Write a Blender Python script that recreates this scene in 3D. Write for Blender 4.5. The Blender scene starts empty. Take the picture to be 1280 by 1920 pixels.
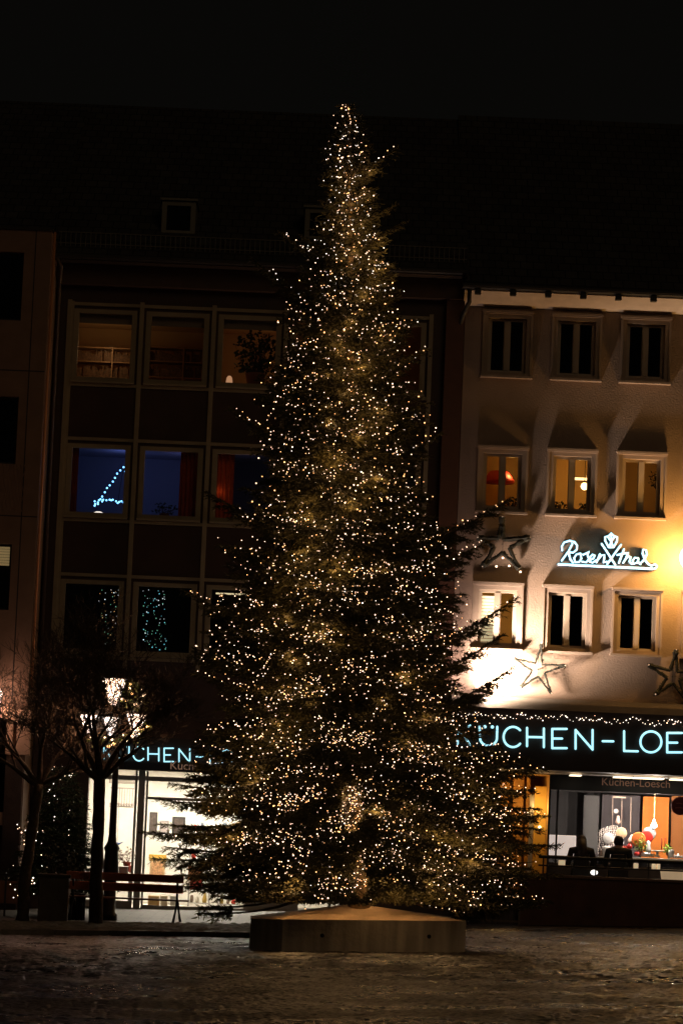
import bpy, bmesh, math, random
import numpy as np
from mathutils import Matrix, Vector

random.seed(7)
RNG = np.random.default_rng(11)
scene = bpy.context.scene
COL = scene.collection

# ------------------------------------------------------------------ camera
F_PX = 6000.0                      # focal length in pixels of the 1280x1920 photograph
PITCH = math.atan(630.0 / F_PX)
ROLL = math.radians(2.4)
cam_data = bpy.data.cameras.new("camera")
cam_data.sensor_fit = 'VERTICAL'
cam_data.sensor_height = 36.0
cam_data.lens = F_PX / 1920.0 * 36.0
cam_data.clip_start = 0.5
cam_data.clip_end = 2000.0
cam = bpy.data.objects.new("camera", cam_data)
COL.objects.link(cam)
CAM_R = Matrix.Rotation(math.pi / 2 + PITCH, 3, 'X') @ Matrix.Rotation(ROLL, 3, 'Z')
cam.matrix_world = CAM_R.to_4x4()
scene.camera = cam

# ------------------------------------------------------------------ night sky, faint warm city fill, exposure
world = bpy.data.worlds.new("World")
scene.world = world
world.use_nodes = True
bg = world.node_tree.nodes['Background']
bg.inputs[0].default_value = (1.0, 0.92, 0.76, 1)
bg.inputs[1].default_value = 0.0024
sun_data = bpy.data.lights.new("city_glow", 'SUN')
sun_data.energy = 0.10
sun_data.angle = math.radians(25)
sun_data.color = (1.0, 0.66, 0.36)
sun = bpy.data.objects.new("city_glow", sun_data)
COL.objects.link(sun)
sun.rotation_euler = (math.radians(64), 0, math.radians(24))
scene.view_settings.view_transform = 'Standard'
scene.view_settings.look = 'None'
scene.view_settings.exposure = 0.0
scene.view_settings.gamma = 1.0
scene.cycles.max_bounces = 8
scene.cycles.transparent_max_bounces = 12
scene.cycles.caustics_reflective = False
scene.cycles.caustics_refractive = False
scene.cycles.sample_clamp_indirect = 1.5


# ------------------------------------------------------------------ helpers: photo pixel at a depth -> point in the place
def at(px, py, Y=70.0):
    d = CAM_R @ Vector(((px - 640.0) / F_PX, (960.0 - py) / F_PX, -1.0))
    t = Y / d.y
    return Vector((d.x * t, Y, d.z * t))


def ppm(Y):
    return F_PX / Y * 1.0


def ground_z(x, y):
    x = np.clip(x, -14, 16)
    s = np.clip((np.asarray(y, dtype=float) - 57.0) / 12.0, 0, 1)
    s = s * s * (3 - 2 * s)
    return -1.745 + 0.03 * x + 0.25 * s


PAVE = 0.11


def pave_z(x, y):
    return float(ground_z(x, y)) + PAVE


# ------------------------------------------------------------------ materials
MATS = {}


def mat(name, col, rough=0.7, metal=0.0, var=0.0, vscale=4.0, bump=0.0, bscale=30.0, emit=None, es=0.0, spec=0.5, coat=0.0):
    if name in MATS:
        return MATS[name]
    m = bpy.data.materials.new(name)
    m.use_nodes = True
    nt = m.node_tree
    b = nt.nodes['Principled BSDF']
    b.inputs['Base Color'].default_value = (*col, 1)
    b.inputs['Roughness'].default_value = rough
    b.inputs['Metallic'].default_value = metal
    b.inputs['Specular IOR Level'].default_value = spec
    b.inputs['Coat Weight'].default_value = coat
    tc = nt.nodes.new('ShaderNodeTexCoord')
    if var > 0:
        n = nt.nodes.new('ShaderNodeTexNoise')
        n.inputs['Scale'].default_value = vscale
        n.inputs['Detail'].default_value = 6
        nt.links.new(tc.outputs['Object'], n.inputs['Vector'])
        r = nt.nodes.new('ShaderNodeMapRange')
        r.inputs[1].default_value = 0.3
        r.inputs[2].default_value = 0.7
        r.inputs[3].default_value = 1 - var
        r.inputs[4].default_value = 1 + var
        nt.links.new(n.outputs[0], r.inputs[0])
        mx = nt.nodes.new('ShaderNodeVectorMath')
        mx.operation = 'SCALE'
        mx.inputs[0].default_value = col
        nt.links.new(r.outputs[0], mx.inputs['Scale'])
        nt.links.new(mx.outputs[0], b.inputs['Base Color'])
    if bump > 0:
        n2 = nt.nodes.new('ShaderNodeTexNoise')
        n2.inputs['Scale'].default_value = bscale
        n2.inputs['Detail'].default_value = 4
        nt.links.new(tc.outputs['Object'], n2.inputs['Vector'])
        bp = nt.nodes.new('ShaderNodeBump')
        bp.inputs['Strength'].default_value = min(1.0, bump)
        bp.inputs['Distance'].default_value = 0.02
        nt.links.new(n2.outputs[0], bp.inputs['Height'])
        nt.links.new(bp.outputs[0], b.inputs['Normal'])
    if emit is not None:
        b.inputs['Emission Color'].default_value = (*emit, 1)
        b.inputs['Emission Strength'].default_value = es
    MATS[name] = m
    return m


def glass_mat(name='window_glass', tint=(1, 1, 1), refl=0.09):
    if name in MATS:
        return MATS[name]
    m = bpy.data.materials.new(name)
    m.use_nodes = True
    nt = m.node_tree
    nt.nodes.clear()
    out = nt.nodes.new('ShaderNodeOutputMaterial')
    mix = nt.nodes.new('ShaderNodeMixShader')
    tr = nt.nodes.new('ShaderNodeBsdfTransparent')
    tr.inputs[0].default_value = (*tint, 1)
    gl = nt.nodes.new('ShaderNodeBsdfGlossy')
    gl.inputs['Roughness'].default_value = 0.03
    mix.inputs[0].default_value = refl
    nt.links.new(tr.outputs[0], mix.inputs[1])
    nt.links.new(gl.outputs[0], mix.inputs[2])
    nt.links.new(mix.outputs[0], out.inputs[0])
    MATS[name] = m
    return m


def brick_mat(name, c1, c2, cm, sx, sz, rough=0.6, axis='XZ', mortar=0.02, bump=0.3):
    m = bpy.data.materials.new(name)
    m.use_nodes = True
    nt = m.node_tree
    b = nt.nodes['Principled BSDF']
    b.inputs['Roughness'].default_value = rough
    tc = nt.nodes.new('ShaderNodeTexCoord')
    sep = nt.nodes.new('ShaderNodeSeparateXYZ')
    cmb = nt.nodes.new('ShaderNodeCombineXYZ')
    nt.links.new(tc.outputs['Object'], sep.inputs[0])
    nt.links.new(sep.outputs[0], cmb.inputs[0])
    nt.links.new(sep.outputs[2 if axis == 'XZ' else 1], cmb.inputs[1])
    br = nt.nodes.new('ShaderNodeTexBrick')
    br.inputs['Color1'].default_value = (*c1, 1)
    br.inputs['Color2'].default_value = (*c2, 1)
    br.inputs['Mortar'].default_value = (*cm, 1)
    br.inputs['Scale'].default_value = 1.0
    br.inputs['Brick Width'].default_value = sx
    br.inputs['Row Height'].default_value = sz
    br.inputs['Mortar Size'].default_value = mortar
    nt.links.new(cmb.outputs[0], br.inputs['Vector'])
    n = nt.nodes.new('ShaderNodeTexNoise')
    n.inputs['Scale'].default_value = 3.0
    nt.links.new(tc.outputs['Object'], n.inputs['Vector'])
    mx = nt.nodes.new('ShaderNodeMix')
    mx.data_type = 'RGBA'
    mx.blend_type = 'MULTIPLY'
    mx.inputs[0].default_value = 0.6
    nt.links.new(br.outputs[0], mx.inputs[6])
    nt.links.new(n.outputs[0], mx.inputs[7])
    nt.links.new(mx.outputs[2], b.inputs['Base Color'])
    bp = nt.nodes.new('ShaderNodeBump')
    bp.inputs['Strength'].default_value = bump
    bp.inputs['Distance'].default_value = 0.01
    bp.invert = True
    nt.links.new(br.outputs['Fac'], bp.inputs['Height'])
    nt.links.new(bp.outputs[0], b.inputs['Normal'])
    MATS[name] = m
    return m


# ------------------------------------------------------------------ helpers: objects
def tag(o, label=None, cat=None, group=None, kind=None):
    if label:
        o['label'] = label
    if cat:
        o['category'] = cat
    if group:
        o['group'] = group
    if kind:
        o['kind'] = kind
    return o


def empty(name, loc, label=None, cat=None, group=None):
    o = bpy.data.objects.new(name, None)
    o.location = loc
    o.empty_display_size = 0.2
    COL.objects.link(o)
    return tag(o, label, cat, group)


def root_loc(o):
    v = Vector((0, 0, 0))
    while o is not None:
        v = v + Vector(o.location)
        o = o.parent
    return v


def copy_tree(o, parent=None, loc=None, label=None):
    c = o.copy()
    COL.objects.link(c)
    c.parent = parent
    if loc is not None:
        c.location = loc
    if label:
        c['label'] = label
    for ch in list(o.children):
        copy_tree(ch, c)
    return c


class MB:
    """collects shapes, links them as one mesh object"""

    def __init__(self):
        self.v = []
        self.f = []

    def quad(self, a, b, c, d):
        n = len(self.v)
        self.v += [tuple(a), tuple(b), tuple(c), tuple(d)]
        self.f.append((n, n + 1, n + 2, n + 3))
        return self

    def box(self, x0, x1, y0, y1, z0, z1):
        n = len(self.v)
        for z in (z0, z1):
            self.v += [(x0, y0, z), (x1, y0, z), (x1, y1, z), (x0, y1, z)]
        for q in ((0, 3, 2, 1), (4, 5, 6, 7), (0, 1, 5, 4), (1, 2, 6, 5), (2, 3, 7, 6), (3, 0, 4, 7)):
            self.f.append(tuple(n + i for i in q))
        return self

    def bbox(self, x0, x1, y0, y1, z0, z1, e=0.01):
        """box with chamfered vertical and horizontal edges (an octagonal cage)"""
        bm = bmesh.new()
        bmesh.ops.create_cube(bm, size=1.0)
        for v in bm.verts:
            v.co = Vector((x0 + (v.co.x + .5) * (x1 - x0), y0 + (v.co.y + .5) * (y1 - y0), z0 + (v.co.z + .5) * (z1 - z0)))
        bmesh.ops.bevel(bm, geom=list(bm.edges), offset=min(e, abs(x1 - x0) * .4, abs(y1 - y0) * .4, abs(z1 - z0) * .4), segments=2, affect='EDGES', profile=.6)
        self.add_bm(bm)
        return self

    def add_bm(self, bm):
        n = len(self.v)
        bm.verts.index_update()
        self.v += [tuple(v.co) for v in bm.verts]
        self.f += [tuple(n + v.index for v in f.verts) for f in bm.faces]
        bm.free()

    def room(self, x0, x1, y0, y1, z0, z1):
        """inside of a room, open towards -y"""
        n = len(self.v)
        for z in (z0, z1):
            self.v += [(x0, y0, z), (x1, y0, z), (x1, y1, z), (x0, y1, z)]
        for q in ((0, 1, 2, 3), (7, 6, 5, 4), (5, 6, 2, 1), (6, 7, 3, 2), (7, 4, 0, 3)):
            self.f.append(tuple(n + i for i in q))
        return self

    def tube(self, pts, rad, n=8, cap=True, closed=False):
        pts = [Vector(p) for p in pts]
        if not hasattr(rad, '__len__'):
            rad = [rad] * len(pts)
        base = len(self.v)
        k = len(pts)
        up = Vector((0, 0, 1))
        prev = None
        for i, p in enumerate(pts):
            if closed:
                d = pts[(i + 1) % k] - pts[i - 1]
            else:
                d = pts[min(i + 1, k - 1)] - pts[max(i - 1, 0)]
            if d.length < 1e-9:
                d = Vector((0, 0, 1))
            d.normalize()
            if prev is None:
                a = d.cross(up if abs(d.z) < .9 else Vector((1, 0, 0)))
            else:
                a = prev - d * prev.dot(d)
                if a.length < 1e-6:
                    a = d.cross(up if abs(d.z) < .9 else Vector((1, 0, 0)))
            a.normalize()
            prev = a
            b = d.cross(a)
            for j in range(n):
                t = 2 * math.pi * j / n
                self.v.append(tuple(p + (a * math.cos(t) + b * math.sin(t)) * rad[i]))
        for i in range(k if closed else k - 1):
            i2 = (i + 1) % k
            for j in range(n):
                j2 = (j + 1) % n
                self.f.append((base + i * n + j, base + i * n + j2, base + i2 * n + j2, base + i2 * n + j))
        if cap and not closed:
            self.f.append(tuple(base + j for j in range(n))[::-1])
            self.f.append(tuple(base + (k - 1) * n + j for j in range(n)))
        return self

    def stroke(self, pts, r, n=8, closed=False):
        """rounded neon stroke"""
        pts = [Vector(p) for p in pts]
        if closed:
            return self.tube(pts, r, n, closed=True)
        d0 = (pts[0] - pts[1]).normalized()
        d1 = (pts[-1] - pts[-2]).normalized()
        P = [pts[0] + d0 * r, pts[0] + d0 * r * .7] + pts + [pts[-1] + d1 * r * .7, pts[-1] + d1 * r]
        R = [r * .25, r * .75] + [r] * len(pts) + [r * .75, r * .25]
        return self.tube(P, R, n)

    def lathe(self, c, prof, n=16, axis='z'):
        base = len(self.v)
        for r, h in prof:
            for j in range(n):
                t = 2 * math.pi * j / n
                if axis == 'z':
                    self.v.append((c[0] + r * math.cos(t), c[1] + r * math.sin(t), c[2] + h))
                else:
                    self.v.append((c[0] + r * math.cos(t), c[1] - h, c[2] + r * math.sin(t)))
        for i in range(len(prof) - 1):
            for j in range(n):
                j2 = (j + 1) % n
                self.f.append((base + i * n + j, base + i * n + j2, base + (i + 1) * n + j2, base + (i + 1) * n + j))
        self.f.append(tuple(base + j for j in range(n))[::-1])
        self.f.append(tuple(base + (len(prof) - 1) * n + j for j in range(n)))
        return self

    def sphere(self, c, r, n=10, m=7, sx=1, sy=1, sz=1, seed=None, jit=0.0):
        rr = random.Random(seed)
        base = len(self.v)
        self.v.append((c[0], c[1], c[2] - r * sz))
        for i in range(1, m):
            p = -math.pi / 2 + math.pi * i / m
            for j in range(n):
                t = 2 * math.pi * j / n
                k = 1 + jit * rr.uniform(-1, 1)
                self.v.append((c[0] + r * sx * k * math.cos(p) * math.cos(t), c[1] + r * sy * k * math.cos(p) * math.sin(t), c[2] + r * sz * k * math.sin(p)))
        self.v.append((c[0], c[1], c[2] + r * sz))
        top = len(self.v) - 1
        for j in range(n):
            j2 = (j + 1) % n
            self.f.append((base, base + 1 + j2, base + 1 + j))
            self.f.append((top, base + 1 + (m - 2) * n + j, base + 1 + (m - 2) * n + j2))
            for i in range(m - 2):
                a = base + 1 + i * n
                self.f.append((a + j, a + j2, a + n + j2, a + n + j))
        return self

    def build(self, name, m, parent=None, smooth=False):
        me = bpy.data.meshes.new(name)
        off = root_loc(parent) if parent is not None else Vector((0, 0, 0))
        me.from_pydata([(x - off.x, y - off.y, z - off.z) for x, y, z in self.v], [], self.f)
        if smooth:
            me.polygons.foreach_set('use_smooth', [True] * len(me.polygons))
        me.materials.append(m)
        me.update()
        o = bpy.data.objects.new(name, me)
        COL.objects.link(o)
        o.parent = parent
        return o


def np_mesh(name, verts, faces, m, parent=None, smooth=False):
    """verts (N,3), faces (M,3) numpy"""
    me = bpy.data.meshes.new(name)
    off = root_loc(parent) if parent is not None else Vector((0, 0, 0))
    verts = np.asarray(verts, dtype=np.float32) - np.array(off, dtype=np.float32)
    k = faces.shape[1]
    me.vertices.add(len(verts))
    me.vertices.foreach_set('co', verts.ravel())
    me.loops.add(faces.size)
    me.loops.foreach_set('vertex_index', faces.ravel().astype(np.int32))
    me.polygons.add(len(faces))
    me.polygons.foreach_set('loop_start', np.arange(0, faces.size, k, dtype=np.int32))
    me.polygons.foreach_set('loop_total', np.full(len(faces), k, dtype=np.int32))
    if smooth:
        me.polygons.foreach_set('use_smooth', np.ones(len(faces), dtype=bool))
    me.update(calc_edges=True)
    me.materials.append(m)
    o = bpy.data.objects.new(name, me)
    COL.objects.link(o)
    o.parent = parent
    return o


def holed_wall(mb, x0, x1, z0, z1, holes, Y, depth=0.12):
    """front sheet at Y with openings and their reveals running back by depth"""
    xs = sorted({x0, x1, *[h[0] for h in holes], *[h[1] for h in holes]})
    zs = sorted({z0, z1, *[h[2] for h in holes], *[h[3] for h in holes]})
    xs = [x for x in xs if x0 <= x <= x1]
    zs = [z for z in zs if z0 <= z <= z1]
    for i in range(len(xs) - 1):
        for j in range(len(zs) - 1):
            cx, cz = (xs[i] + xs[i + 1]) / 2, (zs[j] + zs[j + 1]) / 2
            if any(h[0] < cx < h[1] and h[2] < cz < h[3] for h in holes):
                continue
            mb.quad((xs[i], Y, zs[j]), (xs[i + 1], Y, zs[j]), (xs[i + 1], Y, zs[j + 1]), (xs[i], Y, zs[j + 1]))
    for a, b, c, d in holes:
        B = Y + depth
        mb.quad((a, Y, c), (a, Y, d), (a, B, d), (a, B, c))
        mb.quad((b, Y, c), (b, B, c), (b, B, d), (b, Y, d))
        mb.quad((a, Y, c), (a, B, c), (b, B, c), (b, Y, c))
        mb.quad((a, Y, d), (b, Y, d), (b, B, d), (a, B, d))
    return mb


def lamp(name, kind, loc, energy, color, size=0.1, parent=None, rot=None, spot=None):
    d = bpy.data.lights.new(name, kind)
    d.energy = energy
    d.color = color
    if kind in ('POINT', 'SPOT'):
        d.shadow_soft_size = size
    if kind == 'AREA':
        d.size = size
    if spot:
        d.spot_size = spot
        d.spot_blend = 0.6
    o = bpy.data.objects.new(name, d)
    COL.objects.link(o)
    o.location = Vector(loc) - (root_loc(parent) if parent is not None else Vector((0, 0, 0)))
    if rot:
        o.rotation_euler = rot
    o.parent = parent
    return o


# common materials
M_frame = mat('frame_cream', (.25, .205, .13), .55, var=.12, vscale=3, bump=.1)
M_panel = mat('panel_dark_red', (.038, .016, .010), .45, var=.2, vscale=2)
M_dark = mat('dark_metal', (.016, .015, .015), .65, var=.2)
M_iron = mat('cast_iron', (.015, .016, .015), .45, metal=.3, bump=.15, bscale=40)
M_glass = glass_mat('window_glass', refl=.05)
M_shopglass = glass_mat('shop_glass', refl=.03)
M_neon = mat('neon_tube', (.5, .8, .9), .4, emit=(.42, .86, 1.0), es=1.35)
M_roof = brick_mat('roof_tiles', (.075, .07, .065), (.05, .048, .047), (.01, .01, .01), .28, .22, rough=.55, mortar=.012, bump=.9)
M_bark = mat('bark', (.075, .056, .04), .85, var=.35, vscale=12, bump=.9, bscale=22)
M_warmbulb = mat('bulb_warm', (1, .8, .6), .4, emit=(1.0, .62, .40), es=4.2)
M_amberbulb = mat('bulb_amber', (1, .7, .3), .4, emit=(1.0, .47, .17), es=4.6)
M_coolbulb = mat('bulb_cool', (.9, .95, 1), .4, emit=(1.0, .82, .70), es=3.4)
M_white = mat('white_paint', (.75, .74, .70), .5, var=.06)
M_room_white = mat('shop_wall_white', (.78, .74, .66), .8, var=.05)


# ================================================================== SETTING
# ---- ground: one sheet, setts as real relief where the camera looks at them
def cobble_h(x, y):
    row = np.floor(y / 0.115)
    rr = np.sin(row * 12.9898) * 43758.5453
    off = rr - np.floor(rr)
    xw = x + 0.02 * np.sin(y * 2.1)
    cellx = xw / 0.125 + off
    ci = np.floor(cellx)
    u = (cellx - ci) * 2 - 1
    v = (y / 0.115 - row) * 2 - 1
    r2 = np.sin(ci * 78.233 + row * 37.719) * 43758.5453
    r2 = r2 - np.floor(r2)
    r3 = np.sin(ci * 18.3 + row * 97.1) * 24634.63
    r3 = r3 - np.floor(r3)
    r4 = np.sin(ci * 45.1 + row * 11.7) * 35634.63
    r4 = r4 - np.floor(r4)
    dome = (1 - np.abs(u) ** 3) * (1 - np.abs(v) ** 3)
    def vn(a, b_, seed):
        ia, ib = np.floor(a), np.floor(b_)
        fa, fb = a - ia, b_ - ib
        fa, fb = fa * fa * (3 - 2 * fa), fb * fb * (3 - 2 * fb)

        def hsh(i, j):
            v_ = np.sin(i * 127.1 + j * 311.7 + seed) * 43758.5453
            return v_ - np.floor(v_)
        return (hsh(ia, ib) * (1 - fa) + hsh(ia + 1, ib) * fa) * (1 - fb) + (hsh(ia, ib + 1) * (1 - fa) + hsh(ia + 1, ib + 1) * fa) * fb - .5
    und = .009 * vn(x / .42, y / .75, 3.) + .012 * vn(x / .20, y / .34, 9.) + .018 * vn(x / 1.6, y / 1.9, 5.)
    return 0.016 * dome + 0.016 * r2 + 0.030 * (r3 - .5) * v + 0.018 * (r4 - .5) * u + und


xs = np.concatenate([[-300, -150, -80, -40, -20, -12], np.arange(-8, 8.0001, .031), [12, 20, 40, 80, 150, 300]])
ys = np.concatenate([[-20, 0, 12, 20], np.arange(27, 63, .0383), [63.4, 64, 65, 66, 67, 68, 69, 70, 75, 90, 130, 200, 400]])
GX, GY = np.meshgrid(xs, ys)
GZ = ground_z(GX, GY)
inside = (np.abs(GX) <= 8.001) & (GY >= 27) & (GY <= 63)
GZ = GZ + np.where(inside, cobble_h(GX, GY), 0.01)
nx, ny = len(xs), len(ys)
idx = np.arange(nx * ny).reshape(ny, nx)
quads = np.stack([idx[:-1, :-1], idx[:-1, 1:], idx[1:, 1:], idx[1:, :-1]], -1).reshape(-1, 4)
M_cobble = mat('wet_setts', (.018, .014, .013), .30, var=.4, vscale=1.3, bump=.6, bscale=30, spec=.42)
nt = M_cobble.node_tree
b = nt.nodes['Principled BSDF']
nn = nt.nodes.new('ShaderNodeTexNoise')
nn.inputs['Scale'].default_value = .55
nn.inputs['Detail'].default_value = 5
tcn = nt.nodes.new('ShaderNodeTexCoord')
nt.links.new(tcn.outputs['Object'], nn.inputs['Vector'])
mr = nt.nodes.new('ShaderNodeMapRange')
mr.inputs[1].default_value = .35
mr.inputs[2].default_value = .65
mr.inputs[3].default_value = .22
mr.inputs[4].default_value = .42
nt.links.new(nn.outputs[0], mr.inputs[0])
nt.links.new(mr.outputs[0], b.inputs['Roughness'])
g = np_mesh('ground', np.stack([GX, GY, GZ], -1).reshape(-1, 3), quads, M_cobble, smooth=True)
g['kind'] = 'structure'

# ---- raised pavement with kerb on the left
KY = 60.2
PX1 = 1.3
M_slab = brick_mat('paving_slabs', (.115, .10, .085), (.075, .068, .058), (.015, .015, .015), .5, .35, rough=.55, axis='XY', mortar=.012, bump=.5)
mb = MB()
pxs = list(np.linspace(-16, PX1, 26))
pys = list(np.linspace(KY + .16, 74.0, 20))
for i in range(len(pxs) - 1):
    for j in range(len(pys) - 1):
        q = [(pxs[i], pys[j]), (pxs[i + 1], pys[j]), (pxs[i + 1], pys[j + 1]), (pxs[i], pys[j + 1])]
        mb.quad(*[(x, y, pave_z(x, y)) for x, y in q])
mb.quad((PX1, pys[0], pave_z(PX1, pys[0]) - .3), (PX1, pys[-1], pave_z(PX1, pys[-1]) - .3), (PX1, pys[-1], pave_z(PX1, pys[-1])), (PX1, pys[0], pave_z(PX1, pys[0])))
mb.build('pavement', M_slab)['kind'] = 'structure'
M_verge = mat('verge_earth', (.035, .038, .020), .8, var=.6, vscale=5, bump=1.0, bscale=9)
vx = np.arange(-16, 1.25, .07)
vy = np.arange(KY + .158, KY + 2.6, .07)
VX, VY = np.meshgrid(vx, vy)
rv = np.random.default_rng(2)
VZ = ground_z(VX, VY) + PAVE + .006 + .06 * rv.random(VX.shape) * np.minimum(1, (VY - KY - .158) * 6 + .1) * np.clip((KY + 2.6 - VY) * 4, 0, 1)
vi = np.arange(VX.size).reshape(VX.shape)
vq = np.stack([vi[:-1, :-1], vi[:-1, 1:], vi[1:, 1:], vi[1:, :-1]], -1).reshape(-1, 4)
np_mesh('verge', np.stack([VX, VY, VZ], -1).reshape(-1, 3), vq, M_verge)['kind'] = 'structure'
M_kerb = mat('kerb_stone', (.20, .18, .15), .6, var=.25, vscale=6, bump=.4)
mb = MB()
x = -16.0
while x < PX1:
    x2 = x + .98
    za, zb = pave_z(x, KY), pave_z(x2, KY)
    n = len(mb.v)
    for z_off in (-.3, .006):
        mb.v += [(x, KY, za + z_off), (x2, KY, zb + z_off), (x2, KY + .155, zb + z_off), (x, KY + .155, za + z_off)]
    for q in ((4, 5, 6, 7), (0, 1, 5, 4), (1, 2, 6, 5), (2, 3, 7, 6), (3, 0, 4, 7)):
        mb.f.append(tuple(n + i for i in q))
    x += 1.0
mb.build('kerb', M_kerb)['kind'] = 'structure'

# ================================================================== RIGHT BUILDING (plastered)
S = 1 / ppm(70.0)          # metres per photo pixel on the facade plane
M_plaster = mat('plaster_beige', (.29, .218, .172), .9, var=.10, vscale=1.6, bump=.5, bscale=26)
M_trim = mat('window_trim_stone', (.30, .235, .19), .7, var=.08, bump=.15)
M_sash = mat('sash_cream', (.36, .30, .24), .5)
rb_base = at(860, 1700)
RB = empty('plastered_building', (rb_base.x, 70, float(ground_z(5, 70))), 'beige plastered house with three rows of twin casement windows above the shop fascia', 'building')
XL, XR = at(856, 1000).x, at(856, 1000).x + 8.6
Z_top = at(1080, 562).z
Z_fas = at(1080, 1328).z
wins = []
c00 = at(950, 648)
dX, dZ = 131 * S, 258.5 * S
WW, WH = 72 * S, 104 * S
for r_ in range(3):
    for c_ in range(4):
        cx, cz = c00.x + c_ * dX, c00.z - r_ * dZ
        wins.append((cx - WW / 2, cx + WW / 2, cz - WH / 2, cz + WH / 2))
mb = MB()
holed_wall(mb, XL, XR, Z_fas, Z_top, wins, 70.0, .16)
mb.quad((XL, 70, Z_fas), (XL, 70, Z_top), (XL, 80, Z_top), (XL, 80, Z_fas))
mb.quad((XR, 70, Z_fas), (XR, 80, Z_fas), (XR, 80, Z_top), (XR, 70, Z_top))
mb.build('wall', M_plaster, RB)
# side pier below, down to the ground
zgr = float(ground_z(5, 70)) - .3


def casement(cx, cz, parent):
    """one window: profiled surround as the part; sash, panes, hood and sill as its pieces"""
    m = MB()
    w, h = WW / 2, WH / 2
    t = 10 * S
    for (a, b_, c, d, y0, y1) in ((-w - t, -w, -h - t * .7, h + t, 69.955, 70.01), (w, w + t, -h - t * .7, h + t, 69.955, 70.01), (-w, w, h, h + t, 69.955, 70.01), (-w, w, -h - t * .7, -h, 69.955, 70.01),
                                  (-w - t * 1.15, -w - t * .75, -h - t * .7, h + t, 69.925, 69.957), (w + t * .75, w + t * 1.15, -h - t * .7, h + t, 69.925, 69.957)):
        m.box(cx + a, cx + b_, y0, y1, cz + c, cz + d)
    o = m.build('window', M_trim, parent)
    s = MB()
    f = 5 * S
    s.box(cx - w, cx - w + f, 70.07, 70.13, cz - h, cz + h).box(cx + w - f, cx + w, 70.07, 70.13, cz - h, cz + h)
    s.box(cx - w + f, cx + w - f, 70.07, 70.13, cz + h - f, cz + h).box(cx - w + f, cx + w - f, 70.07, 70.13, cz - h, cz - h + f)
    s.box(cx - f * .95, cx + f * .95, 70.055, 70.13, cz - h + f, cz + h - f)
    for sgn in (-1, 1):
        a, b_ = (cx - w + f, cx - f * .95) if sgn < 0 else (cx + f * .95, cx + w - f)
        s.box(a, a + .02, 70.085, 70.12, cz - h + f, cz + h - f).box(b_ - .02, b_, 70.085, 70.12, cz - h + f, cz + h - f)
    s.build('sash', M_sash, o)
    MB().box(cx - w + f, cx + w - f, 70.098, 70.104, cz - h + f, cz + h - f).build('pane', M_glass, o)
    hd = MB()
    hd.box(cx - w - t * 1.25, cx + w + t * 1.25, 69.87, 70.0, cz + h + t, cz + h + t + .045)
    hd.box(cx - w - t * 1.1, cx + w + t * 1.1, 69.90, 70.0, cz + h + t - .03, cz + h + t - .002)
    hd.build('hood', M_trim, o)
    sl = MB()
    sl.box(cx - w - t * 1.3, cx + w + t * 1.3, 69.82, 70.0, cz - h - t * .7 - .05, cz - h - t * .7 - .002)
    sl.build('sill', M_trim, o)
    return o


first = casement(c00.x, c00.z, RB)
for r_ in range(3):
    for c_ in range(4):
        if r_ or c_:
            copy_tree(first, RB, (c_ * dX, 0, -r_ * dZ))
# rooms behind the windows: one per storey
M_room_dark = mat('room_dark', (.05, .045, .04), .9)
M_room_warm = mat('room_warm', (.62, .42, .16), .8, var=.1, vscale=1.5)
for r_ in range(3):
    zc = c00.z - r_ * dZ
    for c_ in range(4):
        cx = c00.x + c_ * dX
        m = MB().room(cx - dX / 2 + .03, cx + dX / 2 - .03, 70.17, 73.2, zc - .95, zc + 1.0)
        m.build('room', M_room_warm if (r_ == 1 or (r_ == 2 and c_ == 0)) else M_room_dark, RB)
# eaves: soffit board, gutter, brackets
za = at(1080, 546).z
mb = MB().box(XL - .05, XR + .3, 69.35, 70.0, Z_top - .002, Z_top + .05)
mb.quad((XL - .05, 69.98, Z_top - .24), (XR + .3, 69.98, Z_top - .24), (XR + .3, 69.36, Z_top - .003), (XL - .05, 69.36, Z_top - .003))
mb.build('eaves_board', mat('eaves_white', (.52, .44, .36), .7, var=.1), RB)
mb = MB().tube([(XL - .1, 69.28, Z_top + .09), (XR + .3, 69.28, Z_top + .09)], .075, 10)
mb.build('gutter', M_dark, RB)
first_br = None
bx = at(893, 548).x
k = 0
while bx < XR:
    if first_br is None:
        first_br = MB().bbox(bx - .07, bx + .07, 69.22, 69.36, Z_top - .10, Z_top + .02, .02).build('bracket', M_dark, RB)
        bx0 = bx
    else:
        c = first_br.copy()
        COL.objects.link(c)
        c.parent = RB
        c.location = (bx - bx0, 0, 0)
    bx += 66 * S
# downpipe with swan neck
p = [at(880, 540, 69.3), at(879, 566, 69.3), at(868, 590, 69.75), at(862, 610, 69.85)]
pb = at(846, 1000, 69.85)
p += [Vector((pb.x, 69.85, p[-1].z - .5)), Vector((pb.x, 69.85, at(846, 1330, 69.85).z))]
MB().tube(p, .05, 10).build('downpipe', M_dark, RB, True)
# cornice over the shop
zc1 = at(1080, 1318).z
MB().box(XL + .02, XR, 69.72, 70.0, zc1 - .06, zc1 + .05).box(XL + .02, XR, 69.55, 70.0, zc1 - .22, zc1 - .062).build('cornice', mat('cornice_stone', (.30, .26, .22), .7, var=.12, bump=.2), RB)
# fascia canopy
zf0, zf1 = at(1080, 1446, 69.1).z, zc1 - .223
M_fascia = mat('fascia_brown', (.022, .012, .009), .55, var=.2)
MB().box(XL - .25, XR, 69.1, 70.0, zf0, zf1).build('fascia', M_fascia, RB)
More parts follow.
